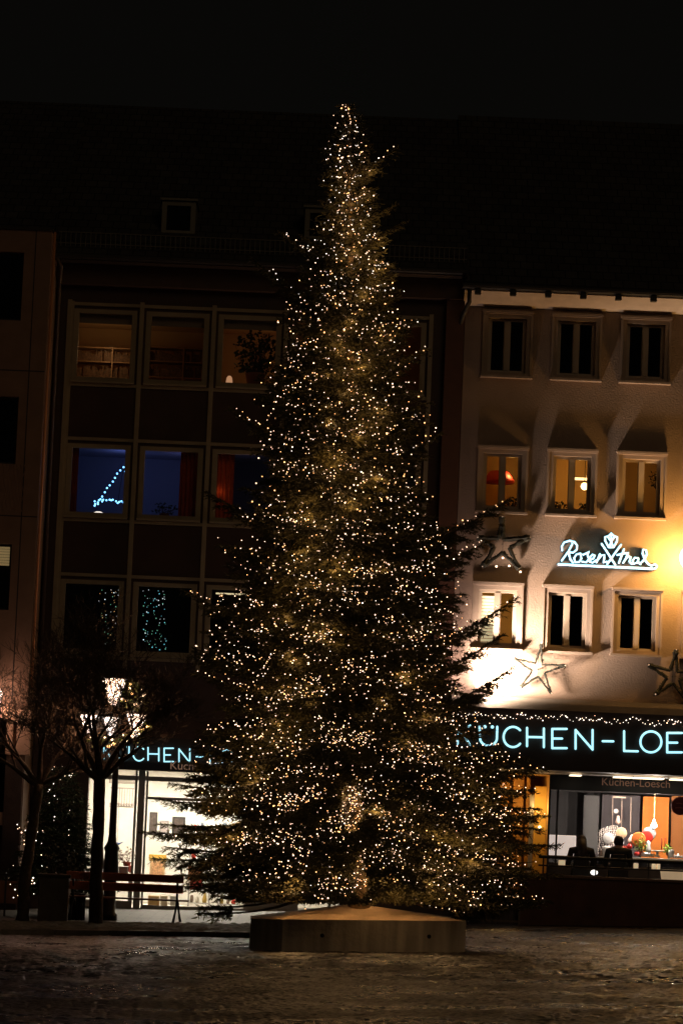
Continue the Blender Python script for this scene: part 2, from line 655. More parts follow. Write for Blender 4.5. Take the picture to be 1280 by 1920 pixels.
# recessed shop front under it
ZFL = -0.86               # shop and terrace floor level
YD = 73.2
mb = MB()
mb.box(XL - .25, XR, 70.0, 76.5, zf0 + .02, zf0 + .2)
mb.build('soffit', mat('soffit_grey', (.32, .27, .22), .7), RB)
M_striplight = mat('strip_light', (1, .9, .7), .5, emit=(1, .80, .52), es=2.6)
for a, b_ in ((1068, 1088), (1150, 1183), (1187, 1242), (1256, 1300)):
    xa, xb = at(a, 1450, 71.5).x, at(b_, 1450, 71.5).x
    MB().box(xa, xb, 71.2, 71.75, zf0 - .045, zf0 - .02).build('strip_light', M_striplight, RB)
# roof
ridge_z = at(1080, 225, 77).z
M_ = MB()
M_.quad((XL - .1, 69.3, Z_top + .06), (XR + .3, 69.3, Z_top + .06), (XR + .3, 77, ridge_z), (XL - .1, 77, ridge_z))
M_.quad((XL - .1, 85, Z_top + .06), (XL - .1, 77, ridge_z), (XR + .3, 77, ridge_z), (XR + .3, 85, Z_top + .06))
M_.quad((XL - .1, 69.3, Z_top + .06), (XL - .1, 77, ridge_z), (XL - .1, 85, Z_top + .06), (XL - .1, 85, Z_top + .05))
M_.build('roof', M_roof, RB)

# lit rooms of the middle row and the lower left window
z2 = c00.z - dZ
pl = mat('ceiling_lamp_glow', (1, .8, .4), .5, emit=(1, .62, .22), es=6)
for c_, en, col in ((0, 11, (1, .60, .18)), (1, 15, (1, .62, .20)), (2, 5, (1, .62, .22))):
    cx = c00.x + c_ * dX
    lamp('room_light', 'POINT', (cx + .3, 71.7, z2 + .35), en, col, .08, RB)
lamp('room_light', 'POINT', (c00.x - .25, 71.0, c00.z - 2 * dZ + .3), 16, (1, .80, .45), .1, RB)
# pendant lamp in the second room
pr = at(1095, 912, 71.4)
PL = empty('pendant_lamp', (pr.x, 71.4, z2 + .98), 'round glowing pendant lamp hanging inside the middle window of the second row', 'lamp')
MB().tube([(pr.x, 71.4, z2 + .98), (pr.x, 71.4, pr.z + .08)], .008, 6).build('cord', M_dark, PL)
MB().sphere((pr.x, 71.4, pr.z), .085, 12, 8).build('lamp_shade', pl, PL, True)
xq = at(1078, 898, 72.6)
tb = MB().box(xq.x - .02, at(1108, 898, 72.6).x, 72.55, 72.65, xq.z - .02, xq.z + .03)
tag(tb.build('tube_lamp', mat('tube_glow', (1, .8, .4), .5, emit=(1, .7, .3), es=2.2)), 'thin horizontal tube lamp on the wall behind the round pendant', 'lamp')
# red lampshade seen through first window of row two
a = at(935, 893, 71.9)
mb = MB().lathe((a.x, 71.9, a.z - .16), [(.34, 0), (.36, .05), (.22, .26), (.20, .27)], 18)
ro = empty('red_lampshade', (a.x, 71.9, z2 + .98), 'wide red lampshade hanging inside the left window of the second row', 'lamp')
mb.build('lamp_shade', mat('red_shade', (.45, .03, .02), .6), ro, True)
MB().tube([(a.x, 71.9, z2 + .98), (a.x, 71.9, a.z + .1)], .01, 6).build('cord', M_dark, ro)


M_leaf_dark = mat('houseplant_leaf', (.03, .05, .018), .6, var=.3)


def houseplant(cx, cy, z0, w, h, label, seed, n=120, name='house_plant', leaf=.07, m_=None, cat='plant', pot=True, group=None):
    rr = random.Random(seed)
    e = empty(name, (cx, cy, z0), label, cat, group)
    if pot:
        MB().lathe((cx, cy, z0), [(w * .16, 0), (w * .22, h * .22), (w * .24, h * .24), (w * .2, h * .25)], 12).build('pot', mat('terracotta', (.25, .10, .06), .8), e, True)
    f = MB()
    st = MB()
    for i in range(n):
        az = rr.uniform(0, 6.283)
        r = w * .5 * math.sqrt(rr.random())
        z = z0 + h * (.25 + .75 * rr.random() * (1 - .35 * (r / (w * .5)) ** 2))
        p = Vector((cx + r * math.cos(az), cy + r * math.sin(az) * .7, z))
        d = Vector((rr.uniform(-1, 1), rr.uniform(-1, 1), rr.uniform(-.4, .8))).normalized()
        s = d.cross(Vector((rr.uniform(-1, 1), rr.uniform(-1, 1), rr.uniform(-1, 1)))).normalized()
        L = leaf * rr.uniform(.7, 1.4)
        f.quad(p, p + d * L * .5 + s * L * .28, p + d * L, p + d * L * .5 - s * L * .28)
        if i % 6 == 0:
            st.tube([(cx, cy, z0 + h * .15), (cx * .5 + p.x * .5, cy * .5 + p.y * .5, z0 + h * .3), tuple(p)], [.008, .006, .003], 5)
    f.build('foliage', m_ or M_leaf_dark, e)
    st.build('stem', M_bark, e)
    return e


for (px_, w_, h_, lab, sd) in ((962, .42, .26, 'dark low plant on the sill inside the left window of the second row', 1), (1047, .34, .2, 'small dark plant in the left corner of the middle second row window', 2),
                               (1098, .3, .2, 'small dark plant in the right corner of the middle second row window', 3)):
    a = at(px_, 950, 70.35)
    houseplant(a.x, 70.35, z2 - WH / 2 + .02, w_, h_, lab, sd, 90)
a = at(1229, 915, 70.6)
houseplant(a.x, 70.6, z2 - .05, .3, .5, 'spiky dark plant hanging inside the right window of the second row', 5, 110, pot=False)
# blind behind lower-left window
a0, a1 = at(898, 1116, 70.3), at(926, 1216, 70.3)
bl = MB()
for i in range(16):
    z = a1.z + (a0.z - a1.z) * (i + .5) / 16
    bl.box(a0.x + .02, a1.x, 70.3, 70.31, z - .03, z + .028)
tag(bl.build('window_blind', mat('blind_cream', (.8, .72, .5), .7, emit=(1, .85, .5), es=.5)), 'pale yellow lit slatted blind in the left half of the lowest left plaster house window', 'blind')

# ================================================================== MIDDLE BUILDING (window grid, dark red panels)
m0 = at(196, 648)
cdx, cdz = 137 * S, 257.5 * S
MX0, MX1 = at(84, 1000).x, XL - .02
mzt = at(500, 512).z
mzb = at(300, 1262).z
MBd = empty('office_building', (m0.x, 70, float(ground_z(-3, 70))), 'dark red building with a grid of wide cream framed windows under a dark tiled roof', 'building')
GW, GH = 100 * S, 122 * S
holes = []
for r_ in range(3):
    for c_ in range(5):
        cx, cz = m0.x + c_ * cdx, m0.z - r_ * cdz
        holes.append((cx - GW / 2 - 10 * S, cx + GW / 2 + 10 * S, cz - GH / 2 - 8 * S, cz + GH / 2 + 8 * S))
mb = MB()
holed_wall(mb, MX0, MX1, mzb, mzt, holes, 70.0, .2)
mb.build('wall', M_panel, MBd)
# slim cream mullion grid standing proud of the panels
mb = MB()
gz0, gz1 = mzb + .05, m0.z + GH / 2 + 24 * S
for c_ in range(6):
    x = m0.x + (c_ - .5) * cdx
    mb.box(x - 4 * S, x + 4 * S, 69.93, 69.999, gz0, gz1)
for r_ in range(3):
    cz = m0.z - r_ * cdz
    for zz in (cz + GH / 2 + 17 * S, cz - GH / 2 - 15 * S):
        for c_ in range(5):
            x0_ = m0.x + (c_ - .5) * cdx + 4 * S
            mb.box(x0_ + .001, x0_ + cdx - 8 * S - .001, 69.95, 69.999, zz - 3 * S, zz + 3 * S)
mb.build('mullion_grid', M_frame, MBd)


def wide_window(cx, cz, parent):
    w, h = GW / 2, GH / 2
    m = MB()
    t = 9.7 * S
    m.box(cx - w - t, cx - w, 69.97, 70.1, cz - h - t * .8, cz + h + t * .8).box(cx + w, cx + w + t, 69.97, 70.1, cz - h - t * .8, cz + h + t * .8)
    m.box(cx - w, cx + w, 69.97, 70.1, cz + h, cz + h + t * .8).box(cx - w, cx + w, 69.97, 70.1, cz - h - t * .8, cz - h)
    o = m.build('window', M_frame, parent)
    MB().box(cx - w, cx + w, 70.05, 70.056, cz - h, cz + h).build('pane', M_glass, o)
    MB().box(cx - w - t, cx + w + t, 69.86, 69.968, cz - h - t * 1.15, cz - h - t * .8).build('sill', M_frame, o)
    return o


fw = wide_window(m0.x, m0.z, MBd)
for r_ in range(3):
    for c_ in range(5):
        if r_ or c_:
            copy_tree(fw, MBd, (c_ * cdx, 0, -r_ * cdz))
# outer jambs of the frame field and brown pilasters
mb = MB()
xa = m0.x - GW / 2 - 10 * S
mb.box(xa - 13 * S, xa - .002, 69.96, 69.998, m0.z - 2 * cdz - GH / 2 - 8 * S, m0.z + GH / 2 + 22 * S)
mb.build('jamb', M_frame, MBd)
MB().box(MX1 - 34 * S, MX1, 69.8, 69.998, mzb, mzt).build('pilaster', mat('pilaster_red_brown', (.085, .035, .022), .6, var=.1), MBd)
# storeys
M_room_blue = mat('room_blue_grey', (.30, .30, .36), .85)
for r_, m_ in ((0, mat('room_ochre', (.55, .36, .17), .85)), (1, M_room_blue), (2, M_room_dark)):
    zc = m0.z - r_ * cdz
    MB().room(m0.x - .75 * cdx + .2, m0.x + 1.49 * cdx, 70.21, 73.6, zc - 1.0, zc + .95).build('room', m_, MBd)
    MB().room(m0.x + 1.51 * cdx, m0.x + 4.6 * cdx, 70.21, 73.6, zc - 1.0, zc + .95).build('room', m_, MBd)
lamp('room_light', 'POINT', (m0.x - .1, 72.2, m0.z + .25), 4.5, (1, .62, .28), .15, MBd)
lamp('room_light', 'POINT', (m0.x + 2.2 * cdx, 72.2, m0.z + .4), 3.0, (1, .55, .25), .15, MBd)
lamp('room_light', 'POINT', (m0.x + 2.0 * cdx, 71.9, m0.z - cdz + .3), .5, (.55, .5, 1.0), .15, MBd)
lamp('room_light', 'POINT', (m0.x + .35, 72.2, m0.z - cdz + .6), 3.2, (.22, .32, 1.0), .15, MBd)
lamp('room_light', 'POINT', (m0.x + 1.1 * cdx, 72.2, m0.z - cdz + .5), 1.8, (.35, .38, 1.0), .15, MBd)
# upper frieze, gutter, roof, snow guard, skylights
MB().box(MX0, MX1, 69.75, 69.999, mzt - .45, mzt - .02).build('frieze', mat('frieze_brown', (.05, .028, .018), .7, var=.15), MBd)
MB().box(MX0 - .1, MX1 + .02, 69.35, 70.0, mzt, mzt + .06).build('eaves_board', mat('eaves_brown', (.03, .02, .015), .7), MBd)
MB().tube([(MX0 - .12, 69.3, mzt + .08), (MX1, 69.3, mzt + .08)], .07, 10).build('gutter', M_dark, MBd)
mr_z = at(400, 205, 77).z
mb = MB()
mb.quad((MX0 - .12, 69.3, mzt + .075), (MX1 + .02, 69.3, mzt + .075), (MX1 + .02, 77, mr_z), (MX0 - 2.5, 77, mr_z))
mb.quad((MX1 + .02, 85, mzt), (MX0 - .12, 85, mzt), (MX0 - .12, 77, mr_z), (MX1 + .02, 77, mr_z))
mb.build('roof', M_roof, MBd)
slope = (mr_z - mzt - .075) / 7.7


def roof_z(y):
    return mzt + .075 + (y - 69.3) * slope


sg = MB()
ya = 69.75
x = MX0 + .05
while x < MX1:
    sg.box(x - .008, x + .008, ya, ya + .012, roof_z(ya) - .02, roof_z(ya) + .32)
    x += .11
for zz in (.06, .31):
    sg.box(MX0, MX1, ya + .013, ya + .025, roof_z(ya) + zz, roof_z(ya) + zz + .018)
sg.build('snow_guard', mat('snow_guard_zinc', (.11, .10, .08), .5), MBd)
for (a, b_, c, d) in ((302, 368, 378, 437), (570, 640, 392, 448)):
    kk = at((a + b_) / 2, d, 70.0).z / 70.0
    yy = (mzt + .075 - 69.3 * slope) / (kk - slope)
    A, B = at(a, d, yy), at(b_, c, yy)
    t = .11
    fr = MB()
    fr.box(A.x, A.x + t, yy, yy + 1.3, A.z, B.z).box(B.x - t, B.x, yy, yy + 1.3, A.z, B.z)
    fr.box(A.x + t, B.x - t, yy, yy + 1.3, B.z - t, B.z).box(A.x + t, B.x - t, yy, yy + .6, A.z, A.z + t * .7)
    fr.box(A.x - .04, B.x + .04, yy - .06, yy + 1.3, B.z + .002, B.z + .05)
    o = fr.build('skylight', mat('skylight_frame', (.16, .155, .13), .6), MBd)
    MB().box(A.x + t, B.x - t, yy + .06, yy + .07, A.z + t * .7, B.z - t).build('pane', mat('black_glass', (.01, .01, .012), .08), o)

# contents of the lit rooms
M_book = mat('book_spines', (.16, .09, .05), .7, var=.6, vscale=24)
for i, (a, b_, lab) in enumerate(((148, 246, 'long bookcase filled with books behind the first window of the top row'), (283, 378, 'bookcase with books behind the second window of the top row'))):
    A, B = at(a - 4, 652, 73.0), at(b_ + 2, 712, 73.0)
    e = empty('bookcase', (A.x, 73, B.z - .3), lab, 'bookcase', 'bookcases behind the top row windows')
    cs = MB()
    for zz in (A.z - .02, (A.z + B.z) / 2, B.z - .02):
        cs.box(A.x, B.x, 72.7, 73.1, zz - .012, zz + .012)
    for xx in (A.x, A.x * .35 + B.x * .65, B.x):
        cs.box(xx - .015, xx + .015, 72.69, 73.1, B.z - .3, A.z + .01)
    cs.build('shelf', mat('shelf_wood', (.34, .20, .10), .6), e)
    bk = MB()
    rr = random.Random(i)
    for zz in (B.z - .008, (A.z + B.z) / 2 + .013):
        x = A.x + .05
        while x < B.x - .06:
            w_ = rr.uniform(.02, .05)
            if rr.random() < .9:
                bk.box(x, x + w_ * .9, 72.78, 73.0, zz, zz + rr.uniform(.16, .27))
            x += w_
    bk.build('books', M_book, e)
a = at(478, 720, 70.5)
houseplant(a.x, 70.55, m0.z - GH / 2 - .02, 1.0, 1.35, 'large bushy dark plant filling the third window of the top row', 8, 420, leaf=.12)
a = at(430, 712, 70.4)
tag(MB().lathe((a.x, 70.4, m0.z - GH / 2 + .01), [(.07, 0), (.08, .02), (.06, .16), (.03, .2)], 12).build('table_lamp', mat('lampshade_peach', (.9, .6, .4), .6, emit=(1, .5, .25), es=.45)), 'small peach glowing lamp on the sill beside the large dark window plant', 'lamp')
# blinds in row one, top strip
for i, (a, b_, lab) in enumerate(((146, 247, 'grey rolled blind at the top of the first upper row window'), (283, 384, 'grey rolled blind at the top of the second upper row window'), (421, 521, 'grey rolled blind at the top of the third upper row window'))):
    cx = m0.x + i * cdx
    tag(MB().box(cx - GW / 2 - .05, cx + GW / 2 + .05, 70.14, 70.16, m0.z + GH / 2 - .2, m0.z + GH / 2 + .05).build('rolled_blind', mat('blind_grey', (.18, .15, .11), .8)), lab, 'blind', 'rolled blinds in the top row windows')
# row two: curtains and blue light triangle
zr2 = m0.z - cdz
M_curt = mat('curtain_red', (.30, .045, .02), .85, var=.2)


def curtain(x0, x1, z0, z1, y, lab, m_, grp=None):
    mb_ = MB()
    n = 22
    for i in range(n):
        xa_, xb_ = x0 + (x1 - x0) * i / n, x0 + (x1 - x0) * (i + 1) / n
        ya_, yb_ = y + .03 * math.sin(i * 1.3), y + .03 * math.sin((i + 1) * 1.3)
        mb_.quad((xa_, ya_, z0), (xb_, yb_, z0), (xb_, yb_, z1), (xa_, ya_, z1))
    o = mb_.build('curtain', m_)
    sol = o.modifiers.new('thickness', 'SOLIDIFY')
    sol.thickness = .008
    return tag(o, lab, 'curtain', grp)


zc0, zc1_ = zr2 - GH / 2 - .05, zr2 + GH / 2 + .08
curtain(m0.x - GW / 2 - .05, m0.x - GW / 2 + .12, zc0, zc1_, 70.22, 'narrow red curtain left of the blue light triangle', M_curt)
curtain(m0.x + cdx + .2, m0.x + cdx + GW / 2 + .04, zc0, zc1_, 70.22, 'dark red curtain at the right side of the second middle row window', M_curt)
curtain(m0.x + 2 * cdx - GW / 2 - .05, m0.x + 2 * cdx - .22, zc0, zc1_, 70.22, 'orange red curtain at the left of the third middle row window', mat('curtain_orange', (.6, .11, .03), .85, var=.25))
lamp('room_light', 'POINT', (m0.x + 2 * cdx - .5, 70.12, zr2 - .1), .12, (1, .45, .2), .05, MBd)
M_ledblue = mat('led_blue', (.4, .7, 1), .4, emit=(.16, .52, 1.0), es=4.0)
trip = [(232, 876), (235, 884), (226, 882), (220, 888), (216, 896), (212, 903), (206, 910), (201, 915), (197, 923), (192, 931), (189, 936), (184, 942), (179, 945), (178, 940), (194, 937), (200, 938), (206, 937), (212, 937), (218, 940), (224, 941), (228, 940), (232, 942), (186, 938), (178, 948), (192, 940), (184, 945), (209, 938), (221, 943)]
tpt = [at(a, b_, 70.7) for a, b_ in trip]
lt = empty('fairy_light_triangle', tpt[0], 'blue glowing string of lights bent into a slanted triangle in an office window', 'string lights')
mb = MB()
for i in range(len(tpt)):
    mb.tube([tpt[i], tpt[(i + 1) % len(tpt)]], .006, 5)
mb.build('wire', M_dark, lt)
for q in tpt:
    MB().sphere(q, .021, 8, 6).build('bulb', M_ledblue, lt, True)
a = at(185, 961, 70.6)
tag(MB().lathe((a.x, 70.6, a.z - .015), [(.1, 0), (.11, .01), (.05, .035)], 14).build('tea_light_dish', mat('dish_glow', (.9, .8, .7), .5, emit=(1, .85, .7), es=1.4)), 'small bright white dish below the blue light triangle', 'lamp')
a = at(308, 970, 70.45)
houseplant(a.x, 70.45, zr2 - GH / 2, .5, .34, 'low dark plant on the sill of the blue lit second window', 9, 90)
# row three: glowing dots put inside to stand in for reflected lights
zr3 = m0.z - 2 * cdz
for i, (x0_, x1_, n_, lab) in enumerate(((182, 224, 70, 'tiny warm and white dots standing in for reflections in the first lower row window'), (268, 312, 85, 'tiny cyan and white dots standing in for reflections in the second lower row window'))):
    rr = random.Random(40 + i)
    e = empty('reflection_dots', at(x0_, 1100, 71), lab, 'string lights', 'stand-in reflection dots in the lower office windows')
    kinds = {0: MB(), 1: MB(), 2: MB()}
    wire = MB()
    last = None
    for j in range(n_):
        yy = 1105 + 115 * rr.random()
        u = rr.random()
        xx = x0_ + (x1_ - x0_) * (u ** .6 if i == 0 else u)
        q = at(xx, yy, 71.0 + rr.random() * .8)
        kinds[rr.choice([0, 1, 2])].sphere(q, rr.choice([.006, .008, .012]), 6, 4)
        if last is not None and j % 4:
            wire.tube([last, q], .002, 4)
        last = q
    mm = (mat('tiny_white', (1, 1, 1), .4, emit=(.85, .95, 1), es=1.1), mat('tiny_cyan', (.4, .9, 1), .4, emit=(.2, .7, .8), es=.9) if i else mat('tiny_amber', (1, .7, .3), .4, emit=(.9, .5, .2), es=.9), mat('tiny_green', (.4, .9, .7), .4, emit=(.25, .7, .45), es=.7))
    for k_ in range(3):
        kinds[k_].build('bulbs', mm[k_], e)
    wire.build('wire', M_dark, e)
A, B = at(405, 1111, 70.6), at(466, 1114, 70.6)
tag(MB().box(A.x, B.x, 70.6, 70.68, A.z - .03, A.z + .0).build('tube_lamp', mat('tube_pale', (1, .9, .6), .5, emit=(1, .8, .45), es=.8)), 'thin pale tube light at the top of the third lower row window', 'lamp')

# ---- ground floor of the middle building: bright shop
SZ1 = mzb - .002
MBg_x0, MBg_x1 = MX0, MX1
zs_band0, zs_band1 = at(330, 1447, 69.9).z, at(330, 1385, 69.9).z
mb = MB()
mb.box(MBg_x0, MBg_x1, 70.0, 70.4, zs_band0 + .005, SZ1)
mb.build('lintel', mat('lintel_brown', (.05, .025, .018), .7, var=.2), MBd)
MB().box(at(150, 1400).x, at(640, 1400).x, 69.8, 69.998, zs_band0 + .17, zs_band1).build('sign_board', M_fascia, MBd)
# awning band in navy with its name
M_navy = mat('awning_navy', (.005, .008, .018), .6)
naw = MB().box(at(236, 1430).x, at(640, 1430).x, 69.55, 69.79, zs_band0 + .0, zs_band0 + .165)
o_aw = naw.build('awning', M_navy, MBd)


def text(body, name, p0, height, m_, parent=None, shear=0, y=None, extr=.006, sx=1.0):
    cu = bpy.data.curves.new(name, 'FONT')
    cu.body = body
    cu.size = height
    cu.extrude = extr
    cu.shear = shear
    tmp = bpy.data.objects.new(name + '_tmp', cu)
    COL.objects.link(tmp)
    bpy.context.view_layer.update()
    dg = bpy.context.evaluated_depsgraph_get()
    me = bpy.data.meshes.new_from_object(tmp.evaluated_get(dg))
    me.transform(Matrix.Rotation(math.pi / 2, 4, 'X') @ Matrix.Diagonal((sx, 1, 1, 1)))
    off = root_loc(parent) if parent is not None else Vector((0, 0, 0))
    me.transform(Matrix.Translation(Vector(p0) - off))
    me.materials.clear()
    me.materials.append(m_)
    COL.objects.unlink(tmp)
    bpy.data.objects.remove(tmp)
    o = bpy.data.objects.new(name, me)
    COL.objects.link(o)
    o.parent = parent
    return o


M_lett = mat('awning_letter', (.55, .36, .26), .6, emit=(.6, .36, .24), es=.22)
q = at(318, 1442, 69.54)
text('Küchen-Loesch', 'lettering', (q.x, 69.54, q.z), 16 * 1.36 * S, M_lett, o_aw)
# interior: room, back wall features
SF = pave_z(-3.5, 70)        # shop floor
sx0, sx1 = MX0 + .3, at(640, 1600).x
mb = MB()
mb.room(sx0, sx1, 70.35, 75.0, SF + .02, zs_band0 + .16)
mb.build('shop_room', M_room_white, MBd)
M_ceil = mat('ceiling_light', (1, 1, .95), .5, emit=(1, .90, .72), es=60)
for cx in (at(175, 1450).x, at(300, 1450).x, at(430, 1450).x, at(540, 1450).x):
    for yy in (71.3, 73.2):
        MB().box(cx - .45, cx + .45, yy, yy + .35, zs_band0 + .10, zs_band0 + .13).build('ceiling_light', M_ceil, MBd)
# shopfront frame
M_alu = mat('aluminium_frame', (.32, .30, .27), .45, metal=.2)
fr = MB()
zt = zs_band0 + .0
ztr = at(330, 1462, 70.1).z
segs = [at(160, 1600).x, at(266, 1600).x, at(463, 1600).x, at(560, 1600).x]
fr.box(segs[0], sx1, 70.08, 70.16, ztr - .05, ztr + .05)
for x in segs[2:]:
    fr.box(x - .035, x + .035, 70.07, 70.17, SF, zt)
fr.box(segs[1] - .14, segs[1] + .0, 70.0, 70.2, SF, zt)
fr.box(segs[1] + .025, segs[1] + .07, 70.05, 70.15, SF, zt)
fr.box(segs[1] - .22, segs[1] - .17, 70.05, 70.15, SF, zt)
fr.box(segs[1] + .071, segs[2] - .036, 70.08, 70.16, SF, SF + .09)
fr.box(segs[2] + .036, segs[3] - .036, 70.08, 70.16, SF, SF + .35)
fr.box(segs[0], segs[1] - .221, 70.08, 70.16, SF, SF + .16)
zdo = at(300, 1497, 70.1).z
fr.box(segs[1] + .071, segs[2] - .036, 70.09, 70.15, zdo - .03, zdo + .03)
fr.build('shopfront_frame', M_alu, MBd)
MB().box(segs[0], sx1, 70.112, 70.118, SF + .09, ztr - .05).build('shop_window', M_shopglass, MBd)
MB().box(MBg_x0, segs[0], 70.0, 70.3, SF - .3, zs_band0 + .003).build('pier', mat('pier_brown', (.07, .04, .03), .7, var=.2), MBd)
MB().box(sx1, MX1, 70.0, 70.3, SF - .3, zs_band0 + .003).build('pier', mat('pier_brown', (.07, .04, .03), .7, var=.2), MBd)


def thing_box(name, rect, y, depth, m_, lab, cat, grp=None, emb=None, parts=()):
    """a framed box-shaped article: body with bevel, plus a front inset"""
    A, B = at(rect[0], rect[3], y), at(rect[1], rect[2], y)
    e = empty(name, ((A.x + B.x) / 2, y, A.z), lab, cat, grp)
    MB().bbox(A.x, B.x, y, y + depth, A.z, B.z, .012).build('body', m_, e)
    if emb is not None:
        t = min(B.x - A.x, B.z - A.z) * .14
        MB().box(A.x + t, B.x - t, y - .006, y - .001, A.z + t, B.z - t).build('front', emb, e)
    return e


M_blk = mat('picture_black', (.015, .014, .013), .5)
M_blk2 = mat('picture_brown', (.05, .035, .03), .6, var=.5, vscale=20)
M_grey = mat('picture_grey', (.25, .22, .2), .6, var=.4, vscale=15)
thing_box('picture', (279, 296, 1523, 1566), 73.8, .05, M_blk, 'tall black framed picture nearest the grey pillar in the bright shop', 'picture', emb=M_blk2)
thing_box('picture', (299, 317, 1539, 1562), 73.8, .05, M_grey, 'small grey picture between two black pictures in the bright shop', 'picture', emb=mat('pg2', (.35, .3, .28), .6))
thing_box('picture', (322, 348, 1532, 1566), 73.8, .05, M_blk, 'wide black framed picture right of the grey one in the bright shop', 'picture', emb=M_blk2)
M_yel = mat('box_yellow', (.75, .42, .04), .6)
M_tan = mat('box_tan', (.62, .40, .20), .7, var=.3, vscale=10)
thing_box('carton', (280, 309, 1614, 1650), 72.4, .4, M_tan, 'tan carton under the yellow one inside the shop door', 'box', emb=mat('tan_print', (.6, .33, .16), .7, var=.5, vscale=25))
thing_box('carton', (279, 311, 1603, 1613.5), 72.4, .4, M_yel, 'flat yellow carton lying on the tan carton inside the shop', 'box', emb=mat('yel_print', (.8, .5, .1), .7))
thing_box('display_cube', (356, 379, 1650, 1668), 71.2, .35, mat('cube_red', (.55, .04, .03), .5), 'red display cube right of the bench behind the glass', 'box', emb=mat('cube_red_light', (.75, .15, .12), .5))
thing_box('carton', (352, 380, 1625, 1649), 71.2, .35, mat('box_orange', (.7, .28, .10), .6), 'orange carton standing on the red display cube', 'box', emb=mat('op', (.75, .4, .2), .6))
for i, (a, b_, c) in enumerate(((277, 299, (.6, .36, .12)), (301, 314, (.75, .62, .4)), (318, 332, (.8, .76, .66)))):
    thing_box('storage_box', (a, b_, 1680, 1698), 71.0, .3, mat('sb%d' % i, c, .6), ['brown', 'cream', 'white'][i] + ' storage box behind the glass seen below the bench seat', 'box', 'storage boxes behind the glass below the bench', mat('sbp%d' % i, tuple(v * .8 for v in c), .6))
# rack with hanging utensils
A, B = at(206, 1512, 72.5), at(252, 1480, 72.5)
e = empty('utensil_rack', (A.x, 72.5, A.z), 'wall rack with hanging kitchen utensils in the left shop pane', 'rack')
MB().box(A.x, B.x, 72.5, 72.56, B.z, B.z + .03).box(A.x, B.x, 72.5, 72.56, A.z - .01, A.z + .02).build('rail', mat('rack_grey', (.35, .3, .26), .5), e)
rr = random.Random(3)
for i in range(9):
    x = A.x + (B.x - A.x) * (i + .5) / 9
    MB().tube([(x, 72.49, B.z), (x, 72.48, A.z + .08)], .008, 6).sphere((x, 72.47, A.z + .06), .03, 8, 6, sy=.4, sz=1.3).build('utensil', mat('rack_steel', (.3, .25, .22), .4), e)
MB().box(A.x - .05, B.x + .05, 72.6, 72.66, B.z + .12, B.z + .3).build('header', mat('header_grey', (.3, .26, .22), .7), e)
# shelves of goods deeper in the shop
for k_, (xa_, xb_, lab) in enumerate(((352, 398, 'shelf unit with white and brown crockery behind the first fir branches'), (408, 456, 'shelf unit with coloured boxes and jars beside the thin white shop post'), (475, 545, 'wide shelf unit with crockery mostly hidden behind the big fir'))):
    A, B = at(xa_, 1690, 73.6), at(xb_, 1570, 73.6)
    e = empty('shelf_unit', (A.x, 73.6, SF), lab, 'shelf')
    m = MB()
    for i in range(6):
        z = SF + .1 + i * .33
        m.box(A.x + .021, B.x - .021, 73.5, 73.9, z, z + .02)
    m.box(A.x, A.x + .02, 73.5, 73.9, SF + .03, SF + 1.9).box(B.x - .02, B.x, 73.5, 73.9, SF + .03, SF + 1.9)
    m.build('frame', mat('shelf_grey', (.35, .32, .28), .6), e)
    rr = random.Random(80 + k_)
    cols = [(.6, .55, .45), (.45, .2, .1), (.5, .05, .03), (.1, .12, .15), (.6, .4, .1), (.2, .14, .1)]
    for i in range(6):
        x = A.x + .09
        z = SF + .121 + i * .33
        while x < B.x - .09:
            w_ = rr.uniform(.035, .06)
            h_ = rr.uniform(.08, .24)
            ci = rr.randrange(6)
            g_ = MB().lathe((x, 73.62, z), [(w_ * .7, 0), (w_, h_ * .3), (w_ * rr.uniform(.5, 1), h_ * .8), (w_ * .6, h_)], 9)
            g_.build('jar', mat('goods_%d' % ci, cols[ci], .4), e, True)
            x += w_ * 2 + rr.uniform(.01, .09)
# table with baking goods behind glass
A, B = at(203, 1645, 71.0), at(248, 1625, 71.0)
e = empty('display_table', (A.x, 71.2, SF), 'dark low table with red edged boxes behind the glass above the bench', 'table')
MB().bbox(A.x, B.x, 70.9, 71.6, A.z - .07, A.z, .01).build('table_top', mat('table_dark', (.03, .02, .015), .5), e)
for x in (A.x + .04, B.x - .04):
    for y in (70.95, 71.55):
        MB().box(x - .02, x + .02, y - .02, y + .02, SF + .02, A.z - .071).build('leg', M_dark, e)
thing_box('tray_box', (203, 222, 1625, 1638), 71.0, .3, mat('tb1', (.16, .09, .07), .6), 'brown box at the left of the low display table', 'box', emb=mat('tb1f', (.22, .12, .1), .6))
thing_box('tray_box', (223, 240, 1625, 1638), 71.0, .3, mat('tb2', (.12, .08, .07), .6), 'dark box in the middle of the low display table', 'box', emb=mat('tb2f', (.2, .1, .08), .6))
thing_box('tray_box', (241, 247, 1623, 1636), 71.0, .3, mat('tb3', (.6, .03, .02), .5), 'small bright red box at the right end of the low display table', 'box', emb=mat('tb3f', (.8, .2, .15), .6))
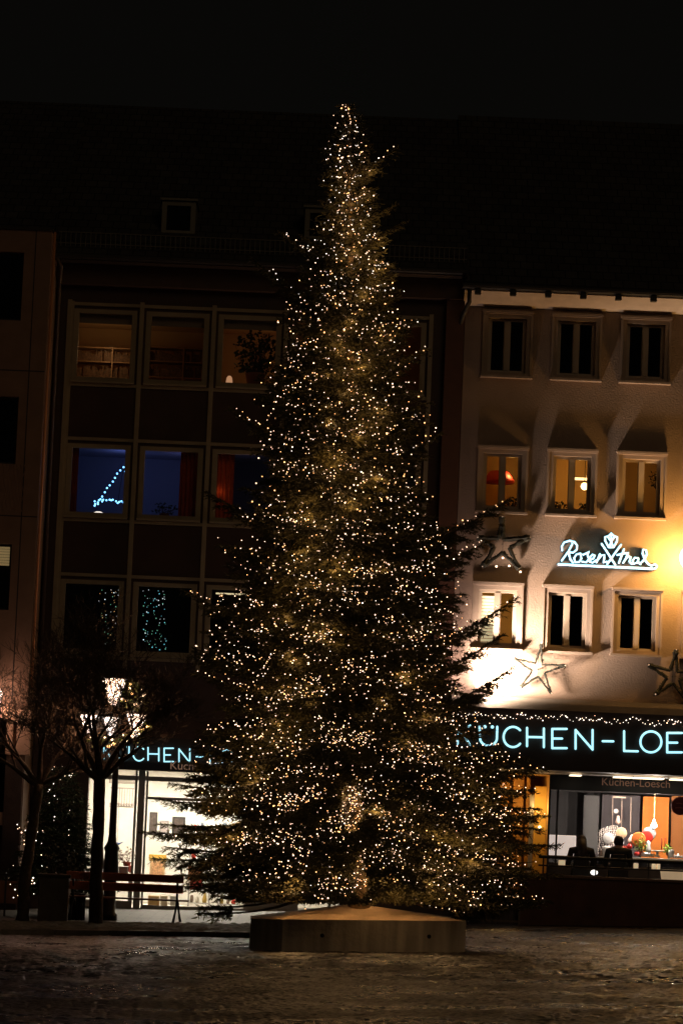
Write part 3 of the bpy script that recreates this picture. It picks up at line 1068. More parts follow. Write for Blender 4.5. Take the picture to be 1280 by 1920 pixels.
# decorations on the glass: blue plane shape and grey branches
q = at(220, 1582, 71.2)
bp_ = empty('blue_ornament', q, 'small blue bird shaped ornament hanging in the left shop pane', 'ornament')
m = MB().sphere(q, .045, 10, 7, sx=1.5, sz=.7)
m.tube([(q.x - .05, q.y, q.z), (q.x - .13, q.y, q.z + .045)], [.02, .004], 6).tube([(q.x + .04, q.y, q.z), (q.x + .14, q.y, q.z + .05)], [.02, .004], 6)
m.build('body', mat('orn_blue', (.03, .10, .35), .4), bp_, True)
MB().tube([q, (q.x, q.y, q.z + .9)], .003, 4).build('cord', M_dark, bp_)
for i, (a, b_, lab) in enumerate(((215, 1612, 'white and grey dried twigs standing on the left of the display table'), (238, 1610, 'grey dried twigs standing on the right of the display table'))):
    q = at(a, b_ + 14, 71.3)
    houseplant(q.x, 71.3, q.z, .42, .4, lab, 60 + i, 40, name='dried_twigs', leaf=.09, m_=mat('dried_grey', (.30, .24, .20), .8, var=.5, vscale=9))

# ---- neon letters (strokes copied from the sign)
def E(x, t, b_, w):
    return [[(x, t), (x, b_)], [(x, t), (x + w, t)], [(x, (t + b_) / 2), (x + w * .68, (t + b_) / 2)], [(x, b_), (x + w, b_)]]


def arc(cx, cy, rx, ry, a0, a1, n=20):
    return [(cx + rx * math.cos(math.radians(a0 + (a1 - a0) * i / n)), cy - ry * math.sin(math.radians(a0 + (a1 - a0) * i / n))) for i in range(n + 1)]


LET = [
    ('letter_k', [[(-8, 84), (-8, 196)], [(62, 92), (-5, 142)], [(14, 130), (64, 204)]]),
    ('letter_u', [[(117, 98), (120, 165)] + arc(168, 165, 48, 42, 180, 360) + [(218, 100)], [(148, 99), (148.5, 102)], [(190, 101), (190.5, 104)]]),
    ('letter_c', [arc(308, 158, 54, 58, 42, 318)]),
    ('letter_h', [[(388, 106), (388, 210)], [(388, 158), (484, 160)], [(484, 110), (484, 216)]]),
    ('letter_e', E(532, 112, 222, 82)),
    ('letter_n', [[(665, 225), (665, 118), (762, 230), (762, 118)]]),
    ('hyphen', [[(820, 182), (880, 183)]]),
    ('letter_l', [[(942, 125), (942, 238), (1020, 240)]]),
    ('letter_o', [arc(1095, 186, 60, 60, 0, 360, 28)]),
    ('letter_e', E(1188, 135, 246, 84)),
    ('letter_s', [arc(1368, 170, 38, 30, 30, 250, 12) + arc(1368, 226, 38, 28, 70, -150, 12)]),
    ('letter_c', [arc(1490, 206, 54, 58, 42, 318)]),
    ('letter_h', [[(1575, 150), (1575, 262)], [(1575, 206), (1668, 208)], [(1668, 154), (1668, 266)]]),
]


def neon_sign(fn, y, r, lab, nletters, dot_r):
    p0 = fn(400, 160)
    a = at(p0[0], p0[1], y)
    e = empty('neon_sign', a, lab, 'neon sign')
    for nm, strokes in LET[:nletters]:
        m = MB()
        for s in strokes:
            pts = [at(*fn(*q_), y) for q_ in s]
            dotted = len(s) == 2 and abs(s[0][0] - s[1][0]) < 1
            if dotted and abs(s[0][1] - s[1][1]) < 5:
                m.sphere(pts[0], dot_r, 12, 8, sy=.5)
            elif nm == 'letter_o':
                m.tube(pts[:-1], r, 8, closed=True)
            elif nm == 'letter_n' or nm == 'letter_l':
                for i in range(len(pts) - 1):
                    m.stroke([pts[i], pts[i + 1]], r)
            else:
                m.stroke(pts, r)
        m.build(nm, M_neon, e, True)
    return e


neon_sign(lambda X, Y: (860 + X / 3.048, 1330 + Y / 3.048), 69.04, .023, 'large pale blue neon letters KÜCHEN-LOESCH on the right shop fascia', 13, .035)
neon_sign(lambda X, Y: (308 + (X - 532) * .209, 1403 + (Y - 112) * .227), 69.75, .014, 'smaller pale blue neon letters KÜCHEN-LOESCH above the left shop window', 10, .022)

# script sign with crown
ros = {
    'letter_r': [[(135, 300), (130, 262), (155, 215), (215, 195), (270, 210), (298, 250), (292, 295), (255, 325), (212, 322)], [(245, 230), (205, 310), (130, 412)], [(207, 330), (222, 395), (250, 434)]],
    'letter_o': [[(332, 335), (290, 345), (264, 388), (278, 430), (318, 428), (345, 390), (334, 340), (365, 350)]],
    'letter_s': [[(372, 345), (432, 316), (412, 352), (424, 398), (395, 432), (355, 425)]],
    'letter_e': [[(432, 410), (475, 388), (492, 356), (466, 345), (435, 380), (432, 422), (465, 436), (505, 408)]],
    'letter_n': [[(545, 342), (530, 385), (508, 432)], [(522, 405), (560, 356), (596, 350), (592, 395), (585, 436), (618, 424)]],
    'cross': [[(565, 230), (640, 345), (712, 458)], [(775, 240), (700, 345), (625, 452)]],
    'letter_t': [[(806, 290), (780, 365), (752, 438)], [(735, 352), (790, 336), (838, 332)]],
    'letter_h': [[(852, 330), (828, 390), (800, 436)], [(818, 405), (856, 362), (880, 372), (868, 425), (892, 450)]],
    'letter_a': [[(962, 388), (925, 380), (900, 415), (915, 450), (948, 436), (972, 388), (964, 432), (985, 452)]],
    'letter_l': [[(988, 442), (1030, 400), (1056, 345), (1048, 298), (1016, 290), (1010, 335), (1035, 405), (1070, 450), (1108, 470), (1148, 452), (1168, 472), (1155, 498), (1112, 505)]],
    'underline': [[(98, 452), (400, 468), (760, 486), (1115, 503)]],
    'crown': [[(642, 268), (604, 200), (602, 155), (640, 145), (668, 112), (698, 145), (734, 156), (732, 200), (694, 268), (642, 268)], [(668, 130), (668, 205), (650, 262)], [(630, 150), (668, 205)], [(706, 150), (668, 205), (688, 262)]],
}
a = at(1140, 1060, 69.85)
rs = empty('script_neon_sign', (a.x, 69.85, a.z), 'pale blue script neon sign reading Rosenthal with crossed lines and a crown', 'neon sign')
back = MB()
for nm, strokes in ros.items():
    m = MB()
    for s in strokes:
        pts = [at(1030 + X / 5.818, 980 + Y / 5.818, 69.84) for X, Y in s]
        r = .026 if nm == 'underline' else .022
        m.stroke(pts, r)
        back.stroke([(q_.x, 69.93, q_.z) for q_ in pts], .045, 6)
    m.build(nm, M_neon, rs, True)
back.build('backing', mat('sign_back_blue', (.01, .03, .07), .5), rs)
for X in (200, 650, 1050):
    q = at(1030 + X / 5.818, 980 + 470 / 5.818, 69.84)
    MB().box(q.x - .015, q.x + .015, 69.86, 70.0, q.z - .02, q.z + .02).build('bracket', M_dark, rs)

# ================================================================== LEFT BUILDING
LBX1 = at(90, 600, 68.4).x
M_lb = mat('panel_wall_brown', (.20, .125, .085), .75, var=.12, vscale=2.5, bump=.35, bscale=18)
LBy = 68.4
LB = empty('corner_building', (LBX1 - 2, LBy, float(ground_z(-7, 68))), 'brown panelled building at the left edge with an arched ground floor opening', 'building')
lbt = at(60, 432, LBy).z
lbarch = at(30, 1400, LBy).z
hl = []
for (a, b_, c, d) in ((-60, 46, 473, 597), (-66, 36, 744, 866), (-75, 23, 1020, 1140)):
    A, B = at(a, d, LBy), at(b_, c, LBy)
    hl.append((A.x, B.x, A.z, B.z))
# arch opening from ground to y=1330
ax0, ax1 = at(-90, 1500, LBy).x, at(8, 1500, LBy).x
az = at(10, 1345, LBy).z
lz0 = float(ground_z(-7, 68)) - .2
hl2 = hl + [(ax0, ax1, lz0 + .01, az)]
mb = MB()
holed_wall(mb, LBX1 - 6, LBX1, lz0, lbt, hl2, LBy, .25)
mb.quad((LBX1, LBy, lz0), (LBX1, 78, lz0), (LBX1, 78, lbt), (LBX1, LBy, lbt))
mb.build('wall', M_lb, LB)
# panel joints as dark strips set in the face
jj = MB()
xj = at(55, 700, LBy).x
jj.box(xj - .012, xj + .012, LBy - .006, LBy - .002, az + .3, lbt)
for yy in (695, 968):
    z = at(40, yy, LBy).z
    jj.box(LBX1 - 6, xj - .013, LBy - .006, LBy - .002, z - .012, z + .012)
    jj.box(xj + .013, LBX1 - .01, LBy - .006, LBy - .002, z - .012, z + .012)
jj.build('joint', M_dark, LB)
# wavy relief between the windows
rl = MB()
rr = random.Random(5)
for i in range(14):
    x = at(-30, 900, LBy).x + i * .065
    pts = []
    for k_ in range(12):
        pts.append((x + .03 * math.sin(k_ * 1.1 + i) + rr.uniform(-.01, .01), LBy - .004, at(10, 870 + k_ * 8, LBy).z))
    rl.tube(pts, .009, 5)
rl.build('relief', M_lb, LB, True)
for i, h in enumerate(hl):
    t = .05
    w = MB()
    w.box(h[0], h[0] + t, LBy + .14, LBy + .2, h[2], h[3]).box(h[1] - t, h[1], LBy + .14, LBy + .2, h[2], h[3])
    w.box(h[0] + t, h[1] - t, LBy + .14, LBy + .2, h[2], h[2] + t).box(h[0] + t, h[1] - t, LBy + .14, LBy + .2, h[3] - t, h[3])
    o = w.build('window', M_dark, LB)
    MB().box(h[0] + t, h[1] - t, LBy + .17, LBy + .176, h[2] + t, h[3] - t).build('pane', M_glass, o)
    MB().room(h[0], h[1], LBy + .26, LBy + 2.5, h[2] - .1, h[3] + .1).build('room', M_room_dark, LB)
h = hl[2]
bl = MB()
for k_ in range(7):
    z = h[3] - .04 - k_ * .06
    bl.box(h[0] + .05, h[1] - .06, LBy + .22, LBy + .23, z - .052, z)
tag(bl.build('window_blind', mat('blind_olive', (.5, .4, .2), .7, emit=(.6, .42, .18), es=.28)), 'short lit ochre blind in the lowest window of the brown corner building', 'blind')
# arched surround and warm vault inside
M_arch = mat('arch_plaster', (.62, .42, .30), .8, var=.08, bump=.2)
q1 = at(60, 1400, LBy)
A0, A1 = at(11, 1415, LBy), at(57, 1415, LBy)
ar = MB()
ar.bbox(A0.x, A0.x + .14, LBy - .10, LBy - .003, A0.z, at(11, 1330, LBy).z, .01)
ar.bbox(A1.x - .30, A1.x, LBy - .12, LBy - .003, A0.z, at(11, 1330, LBy).z, .02)
ar.build('pilaster', M_arch, LB)
ca = MB()
zt_ = at(30, 1330, LBy).z
pr_ = []
for k_ in range(13):
    t = math.pi / 2 * k_ / 12
    pr_.append((A1.x - .75 + .75 * math.sin(t), zt_ - .45 + .5 * math.cos(t)))
for k_ in range(12):
    (xa_, za_), (xb_, zb_) = pr_[k_], pr_[k_ + 1]
    ca.quad((xa_, LBy - .16, za_), (xb_, LBy - .16, zb_), (xb_, LBy - .16, zb_ - .22 if k_ < 11 else zb_ - .15), (xa_, LBy - .16, za_ - .24))
    ca.quad((xa_, LBy - .16, za_), (xa_, LBy, za_), (xb_, LBy, zb_), (xb_, LBy - .16, zb_))
ca.box(LBX1 - 5.5, A1.x - .76, LBy - .16, LBy - .003, zt_ - .2, zt_ + .05)
ca.build('arch', M_arch, LB)
MB().room(ax0, ax1, LBy + .26, LBy + 3, lz0 + .1, az).build('room', M_room_dark, LB)
MB().box(ax0 - .1, at(17, 1548, LBy).x, LBy - .06, LBy - .004, at(10, 1548, LBy).z, at(10, 1523, LBy).z).build('sign_panel', mat('sign_tan', (.34, .24, .17), .7), LB)
zcl = at(30, 1424, LBy).z
MB().box(ax1 + .01, LBX1 - .02, LBy - .15, LBy - .125, lz0, zcl).build('cladding', mat('cladding_dark', (.05, .032, .025), .7, var=.3, bump=.3), LB)
MB().box(LBX1 - 6, LBX1 + .02, LBy - .04, LBy + .3, lbt, lbt + .05).build('coping', M_dark, LB)
MB().quad((LBX1 - 6, LBy + .3, lbt + .05), (LBX1, LBy + .3, lbt + .05), (LBX1, 76, at(60, 200, 76).z), (LBX1 - 6, 76, at(60, 200, 76).z)).build('roof', M_roof, LB)
q = at(-9, 1312, LBy - .32)
AL = empty('wall_lantern', q, 'bright wall lantern beside the arch of the corner building, cut off by the left edge', 'lamp')
MB().lathe((q.x, q.y, q.z - .15), [(.05, 0), (.12, .04), (.15, .3), (.10, .38), (.02, .42)], 12).build('glass', mat('wl_glass', (1, .9, .8), .4, emit=(1, .75, .6), es=5), AL, True)
MB().tube([(q.x, q.y, q.z + .27), (q.x, q.y, q.z + .36), (q.x, LBy, q.z + .36)], .02, 6).build('arm', M_dark, AL)
lamp('wall_lantern_light', 'POINT', (q.x + .08, q.y - .02, q.z), 75, (1, .52, .36), .12, AL)
# light pipe strip on the corner
MB().tube([(LBX1 + .05, LBy + .10, lbt), (LBX1 + .05, LBy + .10, at(60, 1290, LBy).z)], .028, 8).build('downpipe', mat('pipe_copper', (.55, .25, .12), .45, metal=.2), LB, True)
q = at(106, 520, 69.6)
MB().tube([(MX0 + .02, 69.3, mzt + .03), (MX0 + .12, 69.4, mzt - .15), (MX0 + .06, 69.85, mzt - .5), (MX0 + .06, 69.88, mzb - 1)], .045, 8).build('downpipe', mat('pipe_brown', (.05, .03, .02), .5), MBd, True)

# ================================================================== FOLIAGE HELPERS
def needle_cloud(P, D, L, W, rng, spread=.75):
    """triangles: start P, main direction D (unit), length L, width W"""
    n = len(P)
    R = rng.normal(size=(n, 3))
    D2 = D + spread * R / np.linalg.norm(R, axis=1, keepdims=True)
    D2 /= np.linalg.norm(D2, axis=1, keepdims=True)
    S_ = np.cross(D2, rng.normal(size=(n, 3)))
    S_ /= np.linalg.norm(S_, axis=1, keepdims=True) + 1e-9
    a = P + S_ * W[:, None] * .5
    b_ = P - S_ * W[:, None] * .5
    mid = P + D2 * (L * .55)[:, None]
    c = mid + S_ * W[:, None] * .45
    d = mid - S_ * W[:, None] * .45
    e_ = P + D2 * L[:, None]
    V = np.stack([a, b_, d, c, e_], 1).reshape(-1, 3)
    k_ = np.arange(n)[:, None] * 5
    Fc = np.concatenate([k_ + np.array([[0, 1, 2]]), k_ + np.array([[0, 2, 3]]), k_ + np.array([[3, 2, 4]])], 0)
    return V, Fc


M_needle = mat('fir_needles', (.10, .088, .036), .6, var=.5, vscale=2.2, spec=.3)
M_needle2 = mat('small_fir_needles', (.03, .05, .02), .6, var=.4, vscale=3, spec=.3)


def project(P):
    """world (N,3) -> photo px"""
    R = np.array(CAM_R)
    c = P @ R           # = R^T p
    return 640 + F_PX * c[:, 0] / -c[:, 2], 960 - F_PX * c[:, 1] / -c[:, 2]


def grow_fir(branches, rng, twig_gap, blade_gap, blade_len, blade_w, gap_test=None):
    """branches: list of (path Nx3 array, L). returns needle verts/faces and wood MB"""
    Ps, Ds = [], []
    wood = MB()
    for path, L, rad in branches:
        seg = np.linalg.norm(np.diff(path, axis=0), axis=1)
        cum = np.concatenate([[0], np.cumsum(seg)])
        tot = cum[-1]
        wood.tube([tuple(p_) for p_ in path], list(np.linspace(rad, .006, len(path))), 5, cap=False)

        def pos(s):
            return np.stack([np.interp(s, cum, path[:, i]) for i in range(3)], -1)
        ss = np.arange(tot * .10 + .05, tot, twig_gap)
        if len(ss) == 0:
            ss = np.array([tot * .5])
        for k_, s in enumerate(ss):
            p = pos(s)
            d = pos(min(s + .05, tot)) - pos(max(s - .05, 0))
            d /= np.linalg.norm(d) + 1e-9
            side = np.cross(d, [0, 0, 1.0])
            side /= np.linalg.norm(side) + 1e-9
            t = s / tot
            tl = (.12 + .36 * min(L, 2.6) * (1 - t) ** .8 * min(1, t * 4 + .3)) * rng.uniform(.7, 1.15)
            for sg_ in (-1, 1):
                a_ = math.radians(rng.uniform(38, 62))
                dd = d * math.cos(a_) + side * sg_ * math.sin(a_) + np.array([0, 0, rng.uniform(-.42, .06)])
                dd /= np.linalg.norm(dd)
                nb = max(3, int(tl / blade_gap))
                u = np.linspace(0.02, 1, nb)
                pts = p + dd * (u * tl)[:, None]
                pts[:, 2] -= .10 * tl * u ** 2
                Ps.append(pts)
                Ds.append(np.repeat(dd[None], nb, 0))
                if tl > .28:                       # secondary twigs
                    for q_ in np.arange(.3, .95, .11 / tl * 1.0):
                        for s2 in (-1, 1):
                            a2 = math.radians(rng.uniform(35, 60))
                            sd = np.cross(dd, [0, 0, 1.0])
                            sd /= np.linalg.norm(sd) + 1e-9
                            d2 = dd * math.cos(a2) + sd * s2 * math.sin(a2) + np.array([0, 0, rng.uniform(-.3, .1)])
                            d2 /= np.linalg.norm(d2)
                            l2 = (tl * (1 - q_) * .55 + .06) * rng.uniform(.7, 1.1)
                            n2 = max(2, int(l2 / blade_gap))
                            pt = p + dd * q_ * tl + d2 * (np.linspace(.1, 1, n2) * l2)[:, None]
                            pt[:, 2] -= .10 * tl * q_ ** 2
                            Ps.append(pt)
                            Ds.append(np.repeat(d2[None], n2, 0))
        n0 = max(3, int(tot * .8 / blade_gap))
        s_ = np.linspace(tot * .2, tot, n0)
        Ps.append(pos(s_))
        dd = path[-1] - path[-2]
        Ds.append(np.repeat((dd / np.linalg.norm(dd))[None], n0, 0))
    P = np.concatenate(Ps)
    D = np.concatenate(Ds)
    if gap_test is not None:
        keep = gap_test(P)
        P, D = P[keep], D[keep]
    P = np.repeat(P, 2, 0)
    D = np.repeat(D, 2, 0)
    n = len(P)
    V, Fc = needle_cloud(P, D, blade_len * rng.uniform(.7, 1.3, n), blade_w * rng.uniform(.7, 1.2, n), rng)
    return V, Fc, wood


# ================================================================== THE BIG FIR
TY = 55.0
top = at(651, 194, TY)
foot = at(673, 1700, TY)
XT = empty('christmas_tree', (foot.x, TY, foot.z), 'tall fir tree covered in tiny warm lights standing on a low concrete plinth', 'tree')
prof_y = np.array([190, 250, 300, 350, 400, 450, 500, 550, 600, 650, 700, 750, 800, 850, 900, 950, 1000, 1050, 1100, 1150, 1200, 1260, 1300, 1350, 1400, 1450, 1500, 1550, 1600, 1650, 1700, 1730])
prof_l = np.array([648, 612, 603, 600, 594, 560, 545, 548, 530, 515, 500, 482, 475, 470, 452, 430, 425, 420, 385, 370, 366, 362, 372, 378, 362, 345, 325, 312, 318, 345, 385, 430])
prof_r = np.array([655, 690, 698, 705, 715, 728, 738, 752, 770, 785, 795, 800, 806, 812, 818, 845, 865, 880, 890, 900, 902, 905, 905, 915, 945, 985, 1005, 1015, 1030, 1025, 985, 930])


def trunk_pt(z):
    t = (z - foot.z) / (top.z - foot.z)
    return np.array([foot.x + (top.x - foot.x) * t + .03 * math.sin(t * 9), TY, z])


def px_of_z(z):
    # photo row of height z on the trunk line
    x = trunk_pt(z)[0]
    return float(project(np.array([[x, TY, z]]))[1][0])


PPM = ppm(TY)
rng = np.random.default_rng(5)
branches = []
H = top.z - foot.z


def make_branch(z_tip, az, L, drop, rad):
    z0 = z_tip + drop
    p0 = trunk_pt(min(z0, top.z - .02))
    n = 9
    s = np.linspace(0, 1, n)
    dirv = np.array([math.cos(az), math.sin(az), 0])
    path = p0 + dirv * (s * L)[:, None]
    wob = rng.uniform(-.05, .05) * L
    perp = np.array([-math.sin(az), math.cos(az), 0])
    path += perp * (wob * np.sin(s * math.pi))[:, None]
    # sag in the middle, lifted at the tip
    path[:, 2] = z0 - drop * (s ** 1.1) - (.05 * L) * np.sin(s * math.pi) + .0
    return path


z = foot.z + .12
az0 = 0.0
while z < top.z - .05:
    ypx = px_of_z(z)
    RL = (px_of_z(z) * 0 + (trunk_px := project(trunk_pt(z)[None])[0][0]) - np.interp(ypx, prof_y, prof_l)) / PPM
    RR = (np.interp(ypx, prof_y, prof_r) - trunk_px) / PPM
    hrel = (z - foot.z) / H
    nb = 6 if hrel < .45 else (5 if hrel < .8 else 4)
    az0 += 2.4
    for k_ in range(nb):
        az = az0 + 2 * math.pi * k_ / nb + rng.uniform(-.35, .35)
        c = math.cos(az)
        R_ = (RL * max(0, -c) + RR * max(0, c)) + (RL + RR) / 2 * (1 - abs(c))
        L = R_ * (rng.uniform(.80, 1.06) if rng.random() < .75 else rng.uniform(.5, .75))
        L = max(.10, L)
        droop = np.interp(hrel, [0, .15, .45, .7, 1.0], [.22, .26, .10, -.12, -.5])
        drop = L * (droop + rng.uniform(-.2, .2))
        branches.append((make_branch(z, az, L, drop, 0), L, .012 + .013 * L))
    z += np.interp(hrel, [0, .5, 1], [.125, .105, .075]) * rng.uniform(.8, 1.2)
# limbs that stand out of the outline, tip given in the photograph
hero = []
for (tx, ty, dep, lit) in ((525, 438, -.10, 1), (502, 515, .5, 1), (472, 488, 0, 0), (745, 278, -.3, 1), (742, 384, .2, 0), (752, 420, .4, 0), (828, 812, -.3, 1), (782, 600, -.3, 1), (800, 655, -.2, 1), (430, 765, .3, 1), (388, 922, .4, 0), (472, 945, -.4, 1),
                           (952, 938, -.2, 1), (915, 1015, .2, 1), (968, 1122, -.6, 1), (940, 1192, -.6, 0), (958, 1255, -.2, 0), (918, 1300, .3, 0), (345, 1108, -.4, 1), (362, 1215, .3, 1), (368, 1262, -.5, 1), (300, 1500, .4, 0), (266, 1560, -.2, 0), (285, 1610, .4, 0), (320, 1470, -.3, 0),
                           (1022, 1440, -.3, 1), (1028, 1530, -.3, 1), (1050, 1585, -.5, 0), (1030, 1690, .2, 1), (1045, 1640, -.7, 0), (372, 1700, .3, 0), (372, 1712, .2, 0), (340, 1662, 0, 0), (884, 1712, -.5, 1), (962, 1700, .2, 1), (985, 1660, -.4, 1), (330, 1640, -.4, 0), (300, 1545, .2, 0), (1000, 1480, .1, 1), (925, 1368, -.6, 1), (938, 1396, -.3, 1), (962, 1430, -.5, 1), (912, 1345, -.4, 1), (950, 1412, .2, 1), (345, 1428, -.3, 1), (362, 1400, .2, 1), (350, 1452, .3, 1), (385, 1372, -.4, 1), (985, 1420, .2, 1), (398, 1680, -.9, 0), (900, 1690, -.6, 1)):
    tip = np.array(at(tx, ty, TY + dep))
    hr = (tip[2] - foot.z) / H
    L = math.hypot(tip[0] - trunk_pt(tip[2])[0], dep)
    rise = float(np.interp(hr, [0, .12, .4, .6, 1], [.30, .22, -.22, -.35, -.45])) * L
    if (tx, ty) in ((952, 938), (968, 1122), (940, 1192), (958, 1255)):
        rise = -.38 * L
    p0 = trunk_pt(tip[2] + rise)
    s = np.linspace(0, 1, 9)
    path = p0 + (tip - p0) * s[:, None]
    path[:, 2] -= .09 * L * np.sin(s * math.pi)
    branches.append((path, L * .8, .02 + .008 * L))
    hero.append((path, L, lit))


def gap_test(P):
    x_, y_ = project(P)
    e1 = ((x_ - 658) / 24) ** 2 + ((y_ - 1515) / 46) ** 2 < 1
    e2 = ((x_ - 675) / 14) ** 2 + ((y_ - 1645) / 40) ** 2 < 1
    return ~((e1 | e2) & (P[:, 1] < TY - .05)) & ((P[:, 2] > foot.z + .06 + .03 * P[:, 0]) | (np.abs(P[:, 0] - .28) > 1.85))


V, Fc, wood = grow_fir(branches, rng, .108, .032, .078, .017, gap_test)
print('big fir needles', len(Fc))
crown = np_mesh('crown', V, Fc, M_needle, XT)
trk = MB()
tz = np.linspace(foot.z - .25, top.z, 24)
trk.tube([tuple(trunk_pt(q_)) for q_ in tz], [.19 * (1 - .94 * (q_ - tz[0]) / (tz[-1] - tz[0])) + .004 for q_ in tz], 12)
trk.build('trunk', mat('fir_bark', (.22, .15, .08), .85, var=.3, vscale=9, bump=.8, bscale=20), XT, True)
wood.build('branches', M_bark, XT)

FILL = 1.1  # strength factor of the unseen fill lamps added to the fir
# ---- light chain: bulbs run along the limbs
bulbs = []          # (x,y,z,r,kind)
wire = MB()


def string_on(path, start, end, gap, jit, lastr=1.0):
    seg = np.linalg.norm(np.diff(path, axis=0), axis=1)
    cum = np.concatenate([[0], np.cumsum(seg)])
    s = start * cum[-1]
    last = None
    while s < end * cum[-1]:
        p = np.array([np.interp(s, cum, path[:, i]) for i in range(3)])
        p = p + np.array([rng.normal(0, jit), rng.normal(0, jit * .8) - .05, rng.normal(0, jit * .6) + .05])
        q_ = rng.random()
        r = .0068 if q_ < .50 else (.0092 if q_ < .90 else .0125)
        kz = (p[2] - foot.z) / H
        kind = 0
        if rng.random() < (.5 if kz > .75 else .05):
            kind = 2
        elif rng.random() < .3:
            kind = 1
        bulbs.append((p[0], p[1], p[2], r, kind))
        if last is not None:
            wire.tube([tuple(last), tuple(p)], .0035, 3, cap=False)
        last = p
        s += gap * rng.uniform(.6, 1.5)


for path, L, rad in branches[:-len(hero)]:
    front = (path[-1][1] < TY + .4)
    hr = (path[-1][2] - foot.z) / H
    if rng.random() < (.95 if front else .4):
        string_on(path, rng.uniform(.02, .4), rng.uniform(.86, 1.0), float(np.interp(hr, [0, .35, .75, 1], [.025, .036, .062, .15])), .17 if L > .8 else .05)
for path, L, lit in hero:
    if lit:
        string_on(path, .35, .99, .085, .04)
# chain wound round the trunk
for i in range(420):
    t = rng.random() ** .8
    zz = foot.z + .3 + (H - .4) * (1 - t) if i % 3 else foot.z + H * rng.uniform(.42, .72)
    p = trunk_pt(zz)
    a_ = rng.uniform(-math.pi, 0)
    rr_ = .16 * (1 - (zz - foot.z) / H) + rng.uniform(.05, .28)
    bulbs.append((p[0] + rr_ * math.cos(a_), p[1] + rr_ * math.sin(a_), zz, .0125, 1 if rng.random() < .5 else 0))
print('bulbs', len(bulbs))
fill_lamps = []  # unseen lamps added inside the crown, standing in for the bulbs' light
for i in range(90):
    t = ((i + .5) / 90) ** 1.2
    zz = foot.z + .45 + (H - 1.6) * t
    p = trunk_pt(zz)
    yy_ = px_of_z(zz)
    Rm = (np.interp(yy_, prof_y, prof_r) - np.interp(yy_, prof_y, prof_l)) / 2 / PPM
    a_ = -math.pi * (.1 + .8 * ((i * .618) % 1))
    rr_ = Rm * (.10 + .68 * ((i * .37) % 1))
    fill_lamps.append((p[0] + rr_ * math.cos(a_), p[1] + rr_ * math.sin(a_), zz, .5 + 2.4 * Rm))

phi = (1 + 5 ** .5) / 2
ICO_V = np.array([(-1, phi, 0), (1, phi, 0), (-1, -phi, 0), (1, -phi, 0), (0, -1, phi), (0, 1, phi), (0, -1, -phi), (0, 1, -phi), (phi, 0, -1), (phi, 0, 1), (-phi, 0, -1), (-phi, 0, 1)]) / math.sqrt(1 + phi * phi)
ICO_F = np.array([(0, 11, 5), (0, 5, 1), (0, 1, 7), (0, 7, 10), (0, 10, 11), (1, 5, 9), (5, 11, 4), (11, 10, 2), (10, 7, 6), (7, 1, 8), (3, 9, 4), (3, 4, 2), (3, 2, 6), (3, 6, 8), (3, 8, 9), (4, 9, 5), (2, 4, 11), (6, 2, 10), (8, 6, 7), (9, 8, 1)])
BM = [M_warmbulb, M_amberbulb, M_coolbulb]


def bulb_cloud(name, B, mats, parent, kind=None):
    B = np.array(B)
    V_ = (B[:, None, :3] + ICO_V[None] * B[:, 3][:, None, None]).reshape(-1, 3)
    F_ = (np.arange(len(B))[:, None, None] * 12 + ICO_F[None]).reshape(-1, 3)
    o = np_mesh(name, V_, F_, mats[0], parent)
    for m_ in mats[1:]:
        o.data.materials.append(m_)
    o.data.polygons.foreach_set('material_index', np.repeat(B[:, 4].astype(np.int32), 20))
    if kind:
        o['kind'] = kind
    return o


def chain_of(name, B, label, parent_loc, wire_mb, n_single, cat='string lights', group=None):
    e = empty(name, parent_loc, label, cat, group)
    if wire_mb is not None and wire_mb.v:
        wire_mb.build('wire', mat('cable_green', (.012, .02, .012), .6), e)
    B = sorted(B, key=lambda q_: (-q_[3], q_[1]))
    proto = {}
    for q_ in B[:n_single]:
        key = (round(q_[3], 4), q_[4])
        if key not in proto:
            me = bpy.data.meshes.new('bulb')
            me.from_pydata([tuple(v_ * q_[3]) for v_ in ICO_V], [], [tuple(int(t_) for t_ in f_) for f_ in ICO_F])
            me.materials.append(BM[int(q_[4])])
            proto[key] = me
        o = bpy.data.objects.new('bulb', proto[key])
        COL.objects.link(o)
        o.parent = e
        o.location = Vector(q_[:3]) - Vector(parent_loc)
    if len(B) > n_single:
        o = bulb_cloud('bulbs', B[n_single:], BM, e, 'stuff')
    return e


XC = chain_of('light_chain', bulbs, 'thousands of tiny warm white bulbs strung over the tall fir tree', tuple(foot), wire, 98)

for dx_, dy_ in ((-1.1, -.7), (-.4, -1.0), (.4, -1.0), (1.2, -.7)):  # more unseen lamps, added low to brighten the plinth top
    fill_lamps.append((foot.x + dx_, TY + dy_, foot.z + .42, 19.0))
for gx, gy, gz, ge in fill_lamps:
    lamp('fir_fill_light', 'POINT', (gx, gy, gz), ge * FILL, (1, .56, .22), .12, XC)
